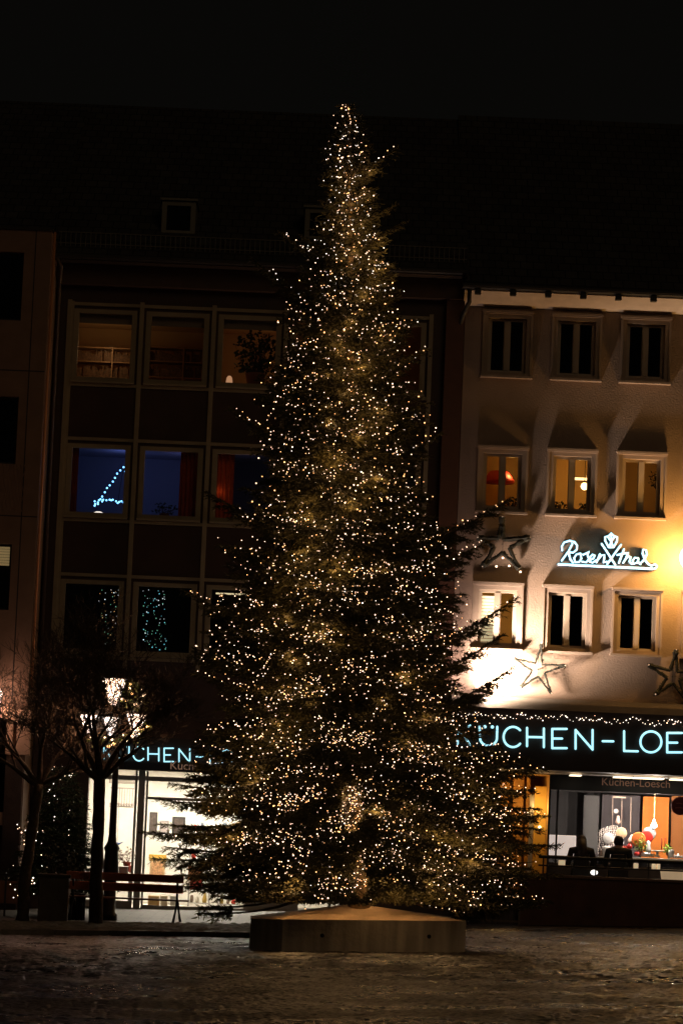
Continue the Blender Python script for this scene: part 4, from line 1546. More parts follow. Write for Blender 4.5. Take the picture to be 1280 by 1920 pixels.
# ================================================================== PLINTH
PLn = empty('concrete_plinth', (.3, TY, float(ground_z(.3, 54))), 'low stained concrete plinth with a shallow peaked top under the tall tree', 'plinth')
c_l = at(470, 1740, 54.6)
c_m = at(530, 1740, 53.9)
c_r = at(873, 1740, 54.2)
c_rb = Vector((c_r.x + .02, 56.4, 0))
c_bl = Vector((c_l.x + .7, 57.3, 0))
c_lb = Vector((c_l.x - .05, 56.4, 0))
ring = [c_l, c_m, c_r, c_rb, c_bl, c_lb]
mb = MB()
zb_ = [float(ground_z(v.x, v.y)) - .15 for v in ring]
zt_l = [at(470, 1722, 54.6).z, at(530, 1724, 53.9).z, at(873, 1727, 54.2).z, at(873, 1727, 54.2).z, at(530, 1724, 53.9).z, at(470, 1722, 54.6).z]
n = len(ring)
for i in range(n):
    j = (i + 1) % n
    a, b_ = ring[i], ring[j]
    mb.quad((a.x, a.y, zb_[i]), (b_.x, b_.y, zb_[j]), (b_.x, b_.y, zt_l[j]), (a.x, a.y, zt_l[i]))
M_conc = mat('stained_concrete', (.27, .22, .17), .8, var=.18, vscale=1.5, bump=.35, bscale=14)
nt = M_conc.node_tree            # vertical rain streaks: real stains
b = nt.nodes['Principled BSDF']
tcn = nt.nodes.new('ShaderNodeTexCoord')
mp = nt.nodes.new('ShaderNodeMapping')
mp.inputs['Scale'].default_value = (4, 4, .3)
ns = nt.nodes.new('ShaderNodeTexNoise')
ns.inputs['Scale'].default_value = 1.4
ns.inputs['Detail'].default_value = 5
rp = nt.nodes.new('ShaderNodeValToRGB')
rp.color_ramp.elements[0].position = .38
rp.color_ramp.elements[0].color = (.25, .225, .19, 1)
rp.color_ramp.elements[1].position = .66
rp.color_ramp.elements[1].color = (.42, .37, .31, 1)
nt.links.new(tcn.outputs['Object'], mp.inputs[0])
nt.links.new(mp.outputs[0], ns.inputs['Vector'])
nt.links.new(ns.outputs[0], rp.inputs[0])
nt.links.new(rp.outputs[0], b.inputs['Base Color'])
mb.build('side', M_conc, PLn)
mb = MB()
apex = at(662, 1694, 55.2)
for i in range(n):
    j = (i + 1) % n
    a, b_ = ring[i], ring[j]
    mb.v += [(a.x, a.y - .0, zt_l[i] + .001), (b_.x, b_.y, zt_l[j] + .001), tuple(apex)]
    k_ = len(mb.v)
    mb.f.append((k_ - 3, k_ - 2, k_ - 1))
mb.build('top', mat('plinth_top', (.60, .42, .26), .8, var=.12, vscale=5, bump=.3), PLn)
for px_, py_ in ((604, 1754), (804, 1756)):
    t = (px_ - 530) / (873 - 530)
    yy = 53.9 + .3 * t
    q = at(px_, py_, yy)
    MB().lathe((q.x, yy + .01, q.z), [(.035, -.05), (.035, .016), (.028, .018)], 14, axis='y').build('drain_hole', mat('hole_black', (.004, .004, .004), .9), PLn)

# ================================================================== FLOODLIGHT near the plaster wall
fl = at(884, 1310, 69.15)
FL = empty('floodlight', fl, 'bright floodlight on a bracket shining up along the beige plaster wall behind the fir', 'lamp')
MB().bbox(fl.x - .16, fl.x + .16, 69.05, 69.25, fl.z - .1, fl.z + .02, .02).build('housing', M_dark, FL)
MB().box(fl.x - .13, fl.x + .13, 69.08, 69.22, fl.z + .021, fl.z + .03).build('lens', mat('flood_lens', (1, 1, 1), .4, emit=(1, .86, .66), es=6), FL)
MB().tube([(fl.x, 69.25, fl.z - .05), (fl.x, 70.0, fl.z - .05)], .02, 8).build('bracket', M_dark, FL)
L1 = lamp('flood_beam', 'SPOT', (fl.x, 69.15, fl.z + .08), 250, (1, .68, .56), .26, FL, rot=(math.radians(180 - 8), 0, 0), spot=math.radians(178))
L1.rotation_euler = (math.radians(172), math.radians(-8), 0)
src = Vector((fl.x + .1, 69.15, fl.z + .08))
aim = at(962, 1238, 70) - src
L2 = lamp('flood_beam', 'SPOT', src, 3500, (1, .75, .56), .26, FL, rot=aim.to_track_quat('-Z', 'Y').to_euler(), spot=math.radians(94))
L2.data.spot_blend = 1.0

# ================================================================== SODIUM STREET LAMP at the right
sl = at(1298, 1046, 68.9)
SLm = empty('hanging_street_lamp', (sl.x, 68.9, sl.z), 'glowing amber globe street lamp at the right edge in front of the plaster wall', 'street lamp')
MB().sphere(sl, .30, 20, 14).build('globe', mat('sodium_globe', (1, .8, .5), .5, emit=(1, .66, .20), es=5), SLm, True)
MB().lathe((sl.x, 68.9, sl.z + .26), [(.16, 0), (.14, .06), (.05, .12), (.03, .3)], 16).build('cap', M_dark, SLm, True)
MB().tube([(sl.x, 68.9, sl.z + .5), (sl.x, 68.9, sl.z + .62), (sl.x + .1, 70, sl.z + 1.1)], .018, 6).build('arm', M_dark, SLm)
lamp('sodium_light', 'POINT', (sl.x - .16, 69.4, sl.z), 340, (1, .50, .13), .22, SLm)

# ================================================================== STARS, GARLAND
M_tinsel = mat('star_tinsel', (.008, .009, .004), .8, var=.4, vscale=20, bump=.6)


def star_ornament(cpx, pts_px, lab, seed, y=69.79, thick=.027):
    rr = random.Random(seed)
    c = at(*cpx, y)
    e = empty('star_ornament', c, lab, 'star decoration', 'star decorations on the plaster house')
    fr_ = MB()
    ring_ = [at(a_, b2, y) for a_, b2 in pts_px]
    n_ = len(ring_)
    for i in range(n_):
        a_, b2 = ring_[i], ring_[(i + 1) % n_]
        steps = 7
        ps, rs_ = [], []
        for k_ in range(steps + 1):
            t = k_ / steps
            p_ = a_.lerp(b2, t)
            p_ += Vector((rr.uniform(-1, 1), rr.uniform(-1, 1), rr.uniform(-1, 1))) * .008
            ps.append(p_)
            rs_.append(thick * rr.uniform(.75, 1.2) * (1.25 if ((i % 2 == 0) == (t < .5)) and abs(t - .5) > .3 else .85))
        fr_.tube(ps, rs_, 7)
    # fringe
    for i in range(260):
        k_ = rr.randrange(n_)
        p_ = ring_[k_].lerp(ring_[(k_ + 1) % n_], rr.random())
        d = Vector((rr.uniform(-1, 1), rr.uniform(-1, 1), rr.uniform(-1, 1))).normalized()
        s2 = d.cross(Vector((0, 1, 0))) * .012
        q_ = p_ + d * (thick + rr.uniform(.0, .03))
        fr_.quad(p_ + s2, q_ + s2 * .3, q_ - s2 * .3, p_ - s2)
    fr_.build('tinsel_frame', M_tinsel, e)
    bl_ = []
    for i in range(0, n_, 2):
        p_ = ring_[i]
        bl_.append(p_)
    for p_ in bl_:
        MB().sphere((p_.x, p_.y - .04, p_.z), .016, 8, 6).build('bulb', mat('star_bulb_off', (.5, .4, .3), .4, emit=(1, .7, .5), es=.5), e, True)
    mb_ = MB()
    mb_.tube([(c.x, y, c.z), (c.x, 70, c.z)], .012, 6)
    mb_.tube([(c.x, y, c.z + .28), (c.x, y, c.z - .28)], .005, 5)
    mb_.build('bracket', M_dark, e)
    return e


s1 = [(1014, 1206), (1016, 1246), (1059, 1248), (1020, 1262), (1033, 1300), (1008, 1268), (975, 1289), (997, 1258), (963, 1234), (1003, 1244)]
star_ornament((1008, 1255), s1, 'star shaped tinsel frame hanging in the floodlit patch under the plaster house windows', 1)
s2_ = [(941, 970), (944, 1012), (992, 1008), (955, 1027), (972, 1066), (942, 1036), (904, 1062), (926, 1026), (895, 1008), (934, 1010)]
star_ornament((942, 1020), s2_, 'star shaped tinsel frame with a few lit bulbs beside the upper fir branch tips', 2, y=69.86, thick=.055)
s3_ = [(a + 252.5, b_ + 13) for a, b_ in s1]
star_ornament((1260, 1268), s3_, 'star shaped tinsel frame at the right edge under the street lamp', 3, y=69.86, thick=.044)
mb = []
for px_, py_ in ((942, 1046), (930, 1062), (954, 1061), (975, 1072)):
    q = at(px_, py_, 69.6)
    mb.append((q.x, q.y, q.z, .026, 0))
chain_of('light_drops', mb, 'four warm bulbs hanging below the star beside the fir branches', at(942, 1046, 69.6), None, 10)
# fascia garland of lights
rr = random.Random(9)
gb = []
w = MB()
last = None
px_ = 858.0
while px_ < 1420:
    u = (px_ - 860) / 420
    yb = 1333 + u * 17
    q = at(px_, yb + 2 + 5 * abs(math.sin(px_ * .045)) + rr.uniform(-4, 6), 69.0)
    gb.append((q.x, 69.0 + rr.uniform(-.04, .04), q.z, rr.choice([.008, .010, .014]), rr.choice([0, 2, 2, 2])))
    if last:
        w.tube([last, gb[-1][:3]], .004, 3, cap=False)
    last = gb[-1][:3]
    px_ += rr.uniform(1.5, 6.5)
chain_of('light_garland', gb, 'garland of small white lights along the top edge of the right shop fascia', at(1080, 1345, 69.0), w, 98)

# ================================================================== CANDELABRA STREET LAMP (left)
ly = 64.0
lb = at(203, 1733, ly)
lzg = pave_z(lb.x, ly)
LP = empty('candelabra_street_lamp', (lb.x, ly, lzg), 'old cast iron lamp post with glowing lanterns behind the leafless tree', 'street lamp')
zp = at(210, 1330, ly).z
xp = lb.x
MB().lathe((xp, ly, lzg), [(.17, 0), (.17, .12), (.13, .16), (.12, .85), (.15, .92), (.15, 1.1), (.13, 1.35), (.16, 1.42), (.09, 1.55), (.075, 1.7), (.06, 3.0), (.05, zp - lzg - .1), (.07, zp - lzg)], 14).build('post', M_iron, LP, True)
M_lan = mat('lantern_glass', (1, 1, 1), .5, emit=(1, .86, .78), es=3.4)
xl0 = at(213, 1297, ly).x


def lantern(cx, cz, s):
    cage = MB()
    wtop, wbot, h_ = .24 * s, .075 * s, .52 * s
    for sx_, sy_ in ((-1, -1), (1, -1), (1, 1), (-1, 1)):
        cage.tube([(cx + sx_ * wbot, ly + sy_ * wbot, cz - h_ / 2), (cx + sx_ * wtop, ly + sy_ * wtop, cz + h_ / 2)], .011, 5)
    cage.lathe((cx, ly, cz + h_ / 2), [(wtop * 1.35, 0), (wtop * 1.3, .03), (wtop * .7, .13 * s), (.05, .2 * s), (.03, .3 * s)], 8)
    cage.lathe((cx, ly, cz - h_ / 2 - .06), [(.05, -.04), (wbot * 1.3, .03), (wbot * 1.3, .05)], 8)
    o = cage.build('lantern', M_iron, LP)
    g_ = MB()
    v0 = len(g_.v)
    for zz, ww in ((cz - h_ / 2, wbot * .96), (cz + h_ / 2 - .005, wtop * .96)):
        g_.v += [(cx - ww, ly - ww, zz), (cx + ww, ly - ww, zz), (cx + ww, ly + ww, zz), (cx - ww, ly + ww, zz)]
    for q_ in ((0, 3, 2, 1), (4, 5, 6, 7), (0, 1, 5, 4), (1, 2, 6, 5), (2, 3, 7, 6), (3, 0, 4, 7)):
        g_.f.append(q_)
    g_.build('lantern_glass', M_lan, o)


lantern(xl0, at(213, 1297, ly).z, 1.0)
for px_, s in ((168, .8), (256, .85), (208, .7)):
    q = at(px_, 1360 if px_ != 208 else 1362, ly)
    lantern(q.x, q.z, s)
arm = MB()
for px_ in (168, 256):
    q = at(px_, 1392, ly)
    arm.tube([(xp, ly, zp - .55), ((xp + q.x) / 2, ly, q.z - .32), (q.x, ly, q.z - .22), (q.x, ly, q.z + .02)], [.03, .026, .022, .02], 7)
arm.tube([(xp, ly, zp - .2), (xp, ly, zp + .1)], .03, 8)
arm.build('arm', M_iron, LP, True)
for px_, py_, en in ((213, 1297, 60), (160, 1360, 32), (262, 1360, 32)):
    q = at(px_, py_, ly)
    lamp('lantern_light', 'POINT', (q.x, ly - .45, q.z + .02), en * .9, (1, .46, .22), .12, LP)
# wreath of leaves and bulbs round the lantern arms
wr = empty('lamp_wreath', at(255, 1305, ly - .3), 'ring of green leaves and warm bulbs hung on the lamp post arms', 'wreath')
lf = MB()
rr = random.Random(21)
wb = []
for i in range(420):
    if rr.random() < .5:
        t = rr.uniform(0, 2 * math.pi)
        p_ = at(255 + 17 * math.cos(t), 1306 + 22 * math.sin(t), ly - .3)
    else:
        t = rr.random()
        p_ = at(150 + 130 * t, 1398 - 60 * abs(t - .5) ** .7 * (1 if t > .5 else .3) - 6 * math.sin(t * 6), ly - .35)
    p_ += Vector((rr.gauss(0, .05), rr.gauss(0, .06), rr.gauss(0, .05)))
    d = Vector((rr.uniform(-1, 1), rr.uniform(-1, 1), rr.uniform(-1, 1))).normalized()
    s = d.cross(Vector((rr.uniform(-1, 1), 1, rr.uniform(-1, 1)))).normalized()
    lf.quad(p_, p_ + d * .05 + s * .016, p_ + d * .1, p_ + d * .05 - s * .016)
    if i % 14 == 0:
        wb.append((p_.x, p_.y - .06, p_.z, rr.choice([.018, .026, .032]), 0 if rr.random() < .7 else 1))
lf.build('leaves', mat('wreath_green', (.06, .11, .02), .5, var=.3), wr)
mb = MB()
mb.tube([at(255 + 17 * math.cos(t), 1306 + 22 * math.sin(t), ly - .3) for t in np.linspace(0, 6.28, 20)[:-1]], .02, 6, closed=True)
mb.build('ring', M_leaf_dark, wr)
for q_ in wb:
    MB().sphere(q_[:3], q_[3], 8, 6).build('bulb', BM[q_[4]], wr, True)

# ================================================================== BARE TREES
def bare_tree(base, y, trunk_pts, r0, fork_dirs, crown_len, seed, label, levels=5, gap=.5):
    rr = random.Random(seed)
    zg = pave_z(at(*base, y).x, y)
    p0 = at(*base, y)
    p0.z = zg - .05
    e = empty('bare_tree', (p0.x, y, zg), label, 'tree', 'leafless young trees at the left')
    pts = [p0] + [at(a_, b2, y) for a_, b2 in trunk_pts]
    # rough trunk
    dense = []
    for i in range(len(pts) - 1):
        for k_ in range(5):
            dense.append(pts[i].lerp(pts[i + 1], k_ / 5) + Vector((rr.uniform(-.012, .012), 0, 0)))
    dense.append(pts[-1])
    m_ = MB()
    nn_ = len(dense)
    m_.tube(dense, [r0 * (1.25 if i == 0 else 1) * (1 - .22 * i / nn_) * rr.uniform(.93, 1.08) for i in range(nn_)], 12)
    m_.build('trunk', M_bark, e, True)
    limbs = MB()
    tw = MB()

    def grow(p, d, L, r, lev):
        n_ = 5
        ps, rs_ = [p], [r]
        q_, dd = p.copy(), d.copy()
        for i in range(n_):
            dd = (dd + Vector((rr.uniform(-1, 1), rr.uniform(-1, 1), rr.uniform(-.55, .8))) * .20).normalized()
            q_ = q_ + dd * (L / n_)
            ps.append(q_.copy())
            rs_.append(r * (1 - .55 * (i + 1) / n_))
        (limbs if lev < 3 else tw).tube(ps, rs_, 7 if lev < 2 else (5 if lev < 3 else 3), cap=False)
        if lev >= levels:
            return
        nk = [4, 4, 4, 5, 3][lev]
        for k_ in range(nk):
            i = rr.choice([2, 3, 4, 5]) if k_ else 5
            ax = Vector((rr.uniform(-1, 1), rr.uniform(-1, 1), rr.uniform(-.4, .7)))
            nd = (dd * (1.0 if k_ else 1.5) + ax.normalized() * (.95 if lev else .8)).normalized()
            grow(ps[i], nd, L * rr.uniform(.58, .80), max(.0052, rs_[i] * rr.uniform(.55, .8)), lev + 1)
    for dx_, dy_, dz_, f_ in fork_dirs:
        grow(dense[-1] - Vector((0, 0, .04)), Vector((dx_, dy_, dz_)).normalized(), crown_len * f_, r0 * .52, 0)
    limbs.build('limb', M_bark, e, True)
    tw.build('twigs', M_bark, e)
    return e


bare_tree((180, 1738), 62.2, [(181, 1660), (184, 1560), (187, 1460)], .135,
          [(-.75, .1, 1.0, 1.0), (-.25, -.2, 1.2, 1.15), (.12, .2, 1.3, 1.2), (.6, -.1, 1.0, 1.05), (1.0, .2, .75, .9), (-.9, -.3, .7, .75)], 1.10, 3, 'leafless young tree with a thick knobbly trunk in front of the bench')
bare_tree((42, 1735), 63.0, [(48, 1640), (60, 1560), (74, 1470)], .12,
          [(-.7, .1, .9, 1.0), (-.1, -.2, 1.2, 1.1), (.35, .2, 1.1, 1.0), (-1.0, -.1, .5, .9), (.8, .1, .6, .7)], 1.05, 12, 'leafless young tree leaning right beside the concrete planter')

# ================================================================== SMALL FIR with lights, left
sy = 65.5
sb = at(108, 1700, sy)
sb.z = pave_z(sb.x, sy)
stp = at(116, 1432, sy)
ST = empty('small_christmas_tree', tuple(sb), 'short dark fir with sparse white lights in front of the bright shop', 'tree')
rng2 = np.random.default_rng(3)
br2 = []
zz = sb.z + .55
a0_ = 0
Hs = stp.z - sb.z
while zz < stp.z - .03:
    h_ = (zz - sb.z) / Hs
    R_ = 1.35 * (1 - h_) ** .7 + .06
    a0_ += 1.9
    for k_ in range(5):
        az = a0_ + 6.283 * k_ / 5 + rng2.uniform(-.3, .3)
        L = R_ * rng2.uniform(.65, 1.0)
        s = np.linspace(0, 1, 7)
        p0 = np.array([sb.x + (stp.x - sb.x) * h_, sy, zz])
        path = p0 + np.array([math.cos(az), math.sin(az), 0]) * (s * L)[:, None]
        path[:, 2] += L * (.25 * s - .25 * s ** 2 * (1 - h_)) - .1 * L * s
        br2.append((path, L, .012))
    zz += .10
V, Fc, wood2 = grow_fir(br2, rng2, .09, .035, .07, .016)
np_mesh('crown', V, Fc, M_needle2, ST)
wood2.build('branches', M_bark, ST)
MB().tube([(sb.x, sy, sb.z + .3), (sb.x, sy, sb.z + Hs * .5), tuple(stp)], [.06, .04, .01], 8).build('trunk', M_bark, ST)
MB().lathe((sb.x, sy, sb.z), [(.22, 0), (.3, .05), (.34, .5), (.36, .55), (.3, .56)], 16).build('pot', mat('pot_dark', (.03, .025, .02), .6), ST, True)
gb = []
w = MB()
last = None
for path, L, _ in br2:
    if path[-1][1] < sy + .15 and rng2.random() < .30:
        for t in (rng2.uniform(.45, .75), rng2.uniform(.8, 1.0)):
            i = t * 6
            p = path[int(i)] * (1 - i % 1) + path[min(6, int(i) + 1)] * (i % 1)
            gb.append((p[0] + rng2.normal(0, .06), p[1] - .05, p[2] + rng2.normal(0, .05), float(rng2.choice([.006, .008, .012])), int(rng2.choice([0, 2, 2]))))
            if last is not None and abs(last[2] - gb[-1][2]) < .3:
                w.tube([last[:3], gb[-1][:3]], .003, 3, cap=False)
            last = gb[-1]
chain_of('light_chain', gb, 'sparse chain of cool white bulbs on the short dark fir at the left', tuple(sb), w, 98)
# second loose chain hanging low at the planter
gb = []
rr = random.Random(77)
last = None
w = MB()
for px_, py_ in ((33, 1546), (37, 1552), (34, 1554), (48, 1557), (41, 1561), (46, 1576), (46, 1583), (54, 1541), (71, 1560), (61, 1603), (78, 1603), (82, 1609), (79, 1624), (92, 1623), (43, 1615), (105, 1637), (63, 1646), (61, 1651), (60, 1657), (65, 1656), (20, 1658), (29, 1668), (34, 1679), (26, 1683), (52, 1672), (54, 1683), (50, 1689), (64, 1676), (47, 1683), (128, 1687), (138, 1686), (151, 1684), (129, 1691), (137, 1689), (159, 1687)):
    q = at(px_, py_, 64.6)
    gb.append((q.x, q.y, q.z, rr.choice([.009, .012, .015]), rr.choice([0, 2])))
    if last and abs(last[0] - q.x) < .35:
        w.tube([last, (q.x, q.y, q.z)], .004, 3, cap=False)
    last = (q.x, q.y, q.z)
chain_of('light_chain', gb, 'loose low chain of bulbs hanging around the concrete planter', at(60, 1650, 64.6), w, 98)

# ================================================================== BENCH
by = 63.4
bz = pave_z(at(240, 1738, by).x, by)
xa, xb = at(127, 1650, by).x, at(346, 1652, by).x
xb2 = at(354, 1700, by).x
BN = empty('park_bench', ((xa + xb) / 2, by, bz), 'wooden bench with two red brown back boards and iron legs facing the shop', 'bench')
M_bw = mat('bench_wood', (.62, .20, .10), .5, var=.3, vscale=6, bump=.2)
for z0, z1, yy in ((.80, .95, by - .32), (.60, .76, by - .27)):
    MB().bbox(xa, xb, yy, yy + .035, bz + z0, bz + z1, .008).build('backrest', M_bw, BN)
for i in range(4):
    MB().bbox(xa + .05, xb2, by - .20 + i * .115, by - .20 + i * .115 + .095, bz + .44, bz + .475, .008).build('seat', mat('bench_seat_wood', (.14, .06, .035), .5), BN)
for x in (xa + .14, xb - .12):
    g_ = MB()
    g_.tube([(x, by - .30, bz + .93), (x, by - .24, bz + .6), (x, by - .16, bz + .42), (x - .03, by - .22, bz + .2), (x - .06, by - .28, bz + .0)], [.02, .022, .025, .022, .028], 8)
    g_.tube([(x, by + .28, bz + .43), (x + .03, by + .22, bz + .22), (x + .07, by + .28, bz)], [.022, .02, .028], 8)
    g_.tube([(x, by - .18, bz + .42), (x, by + .29, bz + .42)], .02, 8)
    g_.build('leg', M_iron, BN, True)

# ---- planter, round bush, litter bin, railing at left
pb_ = at(100, 1735, 63.2)
zz = pave_z(pb_.x, 63.2)
PT = empty('planter', (pb_.x, 63.2, zz), 'square concrete planter between the two leafless trees', 'planter')
w_ = .29
MB().bbox(pb_.x - w_, pb_.x + w_, 62.9, 63.48, zz, zz + .86, .02).build('box', mat('planter_concrete', (.15, .12, .10), .85, var=.15, bump=.4), PT)
MB().bbox(pb_.x - w_ - .03, pb_.x + w_ + .03, 62.87, 63.51, zz + .861, zz + .93, .015).build('rim', mat('planter_rim', (.06, .045, .035), .8), PT)
q = at(118, 1612, 64.2)
houseplant(q.x, 64.2, pave_z(q.x, 64.2) + .1, .85, 1.45, 'dark rounded bush behind the concrete planter', 31, 900, name='round_bush', leaf=.07, m_=mat('bush_leaf', (.02, .03, .012), .7), cat='bush')
q = at(141, 1735, 63.9)
zz = pave_z(q.x, 63.9)
e = empty('litter_bin', (q.x, 63.9, zz), 'dark slatted litter bin standing behind the left end of the bench', 'bin')
mb = MB()
for i in range(18):
    t = 2 * math.pi * i / 18
    mb.box(q.x + .17 * math.cos(t) - .018, q.x + .17 * math.cos(t) + .018, 63.9 + .17 * math.sin(t) - .018, 63.9 + .17 * math.sin(t) + .018, zz, zz + .5)
mb.build('body', M_iron, e)
MB().lathe((q.x, 63.9, zz + .50), [(.2, 0), (.2, .03), (.17, .035)], 18).build('rim', M_iron, e)
e = empty('terrace_railing', at(10, 1700, 65), 'low brown railing with a top bar at the far left', 'railing')
mb = MB()
zr = at(10, 1642, 65).z
for px_ in (-20, 12, 49):
    q = at(px_, 1650, 65)
    mb.box(q.x - .02, q.x + .02, 64.98, 65.02, pave_z(q.x, 65), zr)
mb.build('post', M_dark, e)
A, B = at(-40, 1645, 65), at(50, 1645, 65)
MB().box(A.x, B.x, 64.97, 65.03, zr + .001, zr + .04).build('top_bar', M_dark, e)
MB().box(A.x, B.x - .06, 64.985, 65.015, zr - .55, zr - .1).build('panel', mat('rail_panel', (.16, .07, .03), .6, var=.2), e)

# ================================================================== TERRACE (right): parapet, railing, fence
wy = 66.0
wx0 = at(975, 1680, wy).x
wz = at(1150, 1645, wy).z
PW = empty('parapet_wall', (wx0 + 3, wy, float(ground_z(6, wy))), 'low dark brown wall in front of the right shop terrace', 'wall')
MB().box(wx0, XR + 3, wy, wy + .3, float(ground_z(4, wy)) - .3, wz - .06).build('body', mat('parapet_brown', (.085, .038, .025), .8, var=.25, vscale=3, bump=.4), PW)
MB().bbox(wx0 - .03, XR + 3, wy - .04, wy + .34, wz - .059, wz, .01).build('coping', mat('coping_brown', (.14, .08, .055), .6, var=.15), PW)
fo = MB().box(wx0 - 3.2, XR + 3, wy + .3, 76.5, ZFL - .2, ZFL)
fo.box(wx0 - 3.2, wx0 - .04, wy + .28, wy + .31, -2.2, ZFL - .2)
f_ = fo.build('terrace_floor', mat('terrace_tiles', (.06, .045, .04), .5, var=.2))
f_['kind'] = 'structure'
RA = empty('terrace_handrail', (wx0 + 2, wy + .1, wz), 'dark double bar railing on top of the low terrace wall', 'railing')
zr1 = at(1150, 1612, wy + .1).z
zr2_ = at(1150, 1628, wy + .1).z
MB().tube([(wx0 + .35, wy + .1, zr1), (XR + 3, wy + .1, zr1)], .032, 8).build('top_bar', M_dark, RA)
MB().tube([(wx0 + .35, wy + .1, zr2_), (XR + 3, wy + .1, zr2_)], .018, 8).build('lower_bar', M_dark, RA)
x = wx0 + .45
while x < XR + 2:
    MB().box(x - .015, x + .015, wy + .085, wy + .115, wz - .01, zr1 - .03).build('post', M_dark, RA)
    x += 1.08
FE = empty('garden_fence', at(900, 1730, 65.6), 'dark vertical bar fence behind the right side of the plinth', 'fence')
A, B = at(840, 1730, 65.6), at(972, 1730, 65.6)
fz = A.z + .02
fb_ = MB()
x = A.x
while x < B.x:
    fb_.box(x - .008, x + .008, 65.592, 65.608, fz, fz + 1.0)
    x += .11
fb_.build('bars', M_dark, FE)
MB().box(A.x, B.x, 65.57, 65.59, fz + .04, fz + .08).box(A.x, B.x, 65.57, 65.59, fz + .97, fz + 1.01).build('rail', mat('fence_rail', (.10, .075, .05), .5), FE)
MB().box(B.x - .02, B.x + .02, 65.56, 65.61, fz - .1, fz + 1.05).build('post', mat('fence_rail', (.10, .075, .05), .5), FE)
# planter bush spilling over the parapet at (1040,1590) is fir; low stair wall
# ---- right shop front
xs0, xs1 = at(1028, 1550, YD).x, XR
zt = zf0
zdb = at(1150, 1612, YD).z          # bottom of the display glass
M_dsp = mat('display_grey', (.075, .07, .07), .85, var=.1)
DS = RB
mb = MB()
mb.room(xs0 + .02, xs1, YD + .1, YD + 2.6, zdb - .12, zt - .3)
mb.build('display_room', M_dsp, RB)
MB().box(xs0, xs1, YD - .05, YD + .098, ZFL, zdb - .12).build('plinth_wall', M_fascia, RB)
# glass bay in dark frame
fr = MB()
for px_ in (1028, 1043, 1300):
    q = at(px_, 1550, YD)
    fr.box(q.x - .02, q.x + .02, YD - .02, YD + .05, zdb - .12, zt - .31)
fr.box(xs0, xs1, YD - .03, YD + .06, zt - .31, zt - .001)
fr.build('display_frame', M_dark, RB)
MB().box(xs0, xs1, YD + .051, YD + .056, zdb - .12, zt - .31).build('shop_window', M_shopglass, RB)
# navy awning valance
vz = at(1150, 1485, 72.2).z
A, B = at(1030, 1470, 72.2), at(1420, 1470, 72.2)
av = MB().box(A.x, B.x, 72.2, 72.26, vz, zt - .03)
av = av.build('awning', M_navy, RB)
q = at(1126, 1472, 72.19)
text('Küchen-Loesch', 'lettering', (q.x, 72.19, q.z), 15.3 * 1.36 * 72.2 / 70 * S, mat('letters_dim', (.30, .17, .13), .6, emit=(.4, .22, .16), es=.12), av)
# golden entrance to the left of the display
gx0, gx1 = at(905, 1550, 74.5).x, at(1026, 1550, 74.5).x
M_gold = mat('wood_golden', (.55, .28, .06), .6, var=.25, vscale=5, bump=.2)
mb = MB()
mb.room(gx0 - 1.6, xs0 - .02, YD + .0, 76.0, ZFL + .005, zt - .0)
mb.build('entrance_room', mat('entrance_wall', (.5, .30, .10), .8, var=.15), RB)
for (a_, b2, m_) in ((933, 952, M_gold), (958, 978, M_gold), (983, 990, M_gold)):
    MB().bbox(at(a_, 1550, 74.6).x, at(b2, 1550, 74.6).x, 74.4, 74.8, ZFL, zt - .02, .02).build('wood_column', m_, RB)
MB().bbox(at(1000, 1550, 74).x, at(1024, 1550, 74).x, 74.0, 74.1, ZFL, zt - .25, .01).build('yellow_panel', mat('panel_yellow', (.75, .48, .10), .6), RB)
MB().bbox(at(989, 1550, 74).x, at(997, 1550, 74).x, 73.6, 73.7, ZFL, zt - .45, .01).build('white_panel', mat('panel_pale', (.7, .68, .62), .6), RB)
lamp('entrance_light', 'POINT', (at(1012, 1500, 73.6).x, 73.55, zt - .75), 11, (1, .60, .20), .1, RB)
lamp('entrance_light', 'POINT', (at(950, 1500, 73.6).x, 73.6, zt - .5), 12, (1, .58, .18), .1, RB)
q = at(1011, 1551, 73.9)
e = empty('wall_lamp', (q.x, 73.95, q.z), 'small round wall lamp on the yellow entrance panel', 'lamp')
MB().sphere((q.x, 73.92, q.z), .035, 10, 7).build('globe', mat('wl_glow', (1, .9, .6), .5, emit=(1, .8, .4), es=4), e, True)
MB().lathe((q.x, 73.95, q.z - .09), [(.02, 0), (.03, .05)], 10).build('base', M_dark, e)

# display contents
yd = YD + .8
def dpanel(a_, b2, c_, d_, m_, lab, y_):
    A_, B_ = at(a_, d_, y_), at(b2, c_, y_)
    o = MB().bbox(A_.x, B_.x, y_, y_ + .05, A_.z, B_.z, .006).build('backdrop_panel', m_)
    return tag(o, lab, 'panel')
dpanel(1090, 1123, 1492, 1612, mat('pan_g1', (.17, .165, .16), .8), 'light grey upright panel behind the long haired person', YD + 2.2)
dpanel(1124, 1200, 1492, 1612, mat('pan_g2', (.10, .085, .09), .8), 'dark mauve panel behind the patterned cloth', YD + 2.3)
dpanel(1201, 1254, 1495, 1612, mat('pan_or', (.85, .25, .03), .7), 'bright orange upright panel behind the hanging white lamp', YD + 2.1)
dpanel(1255, 1330, 1495, 1612, mat('pan_or2', (.55, .20, .05), .7), 'brown orange panel at the right edge of the display', YD + 2.25)
tag(MB().bbox(at(1028, 1550, yd).x, at(1078, 1550, yd).x, yd - .3, yd - .25, at(1050, 1604, yd).z, at(1050, 1566, yd).z, .015).build('light_board', mat('board_white', (.85, .78, .72), .6, emit=(1, .82, .72), es=.55)), 'pale lit board in the left corner of the display window', 'board')
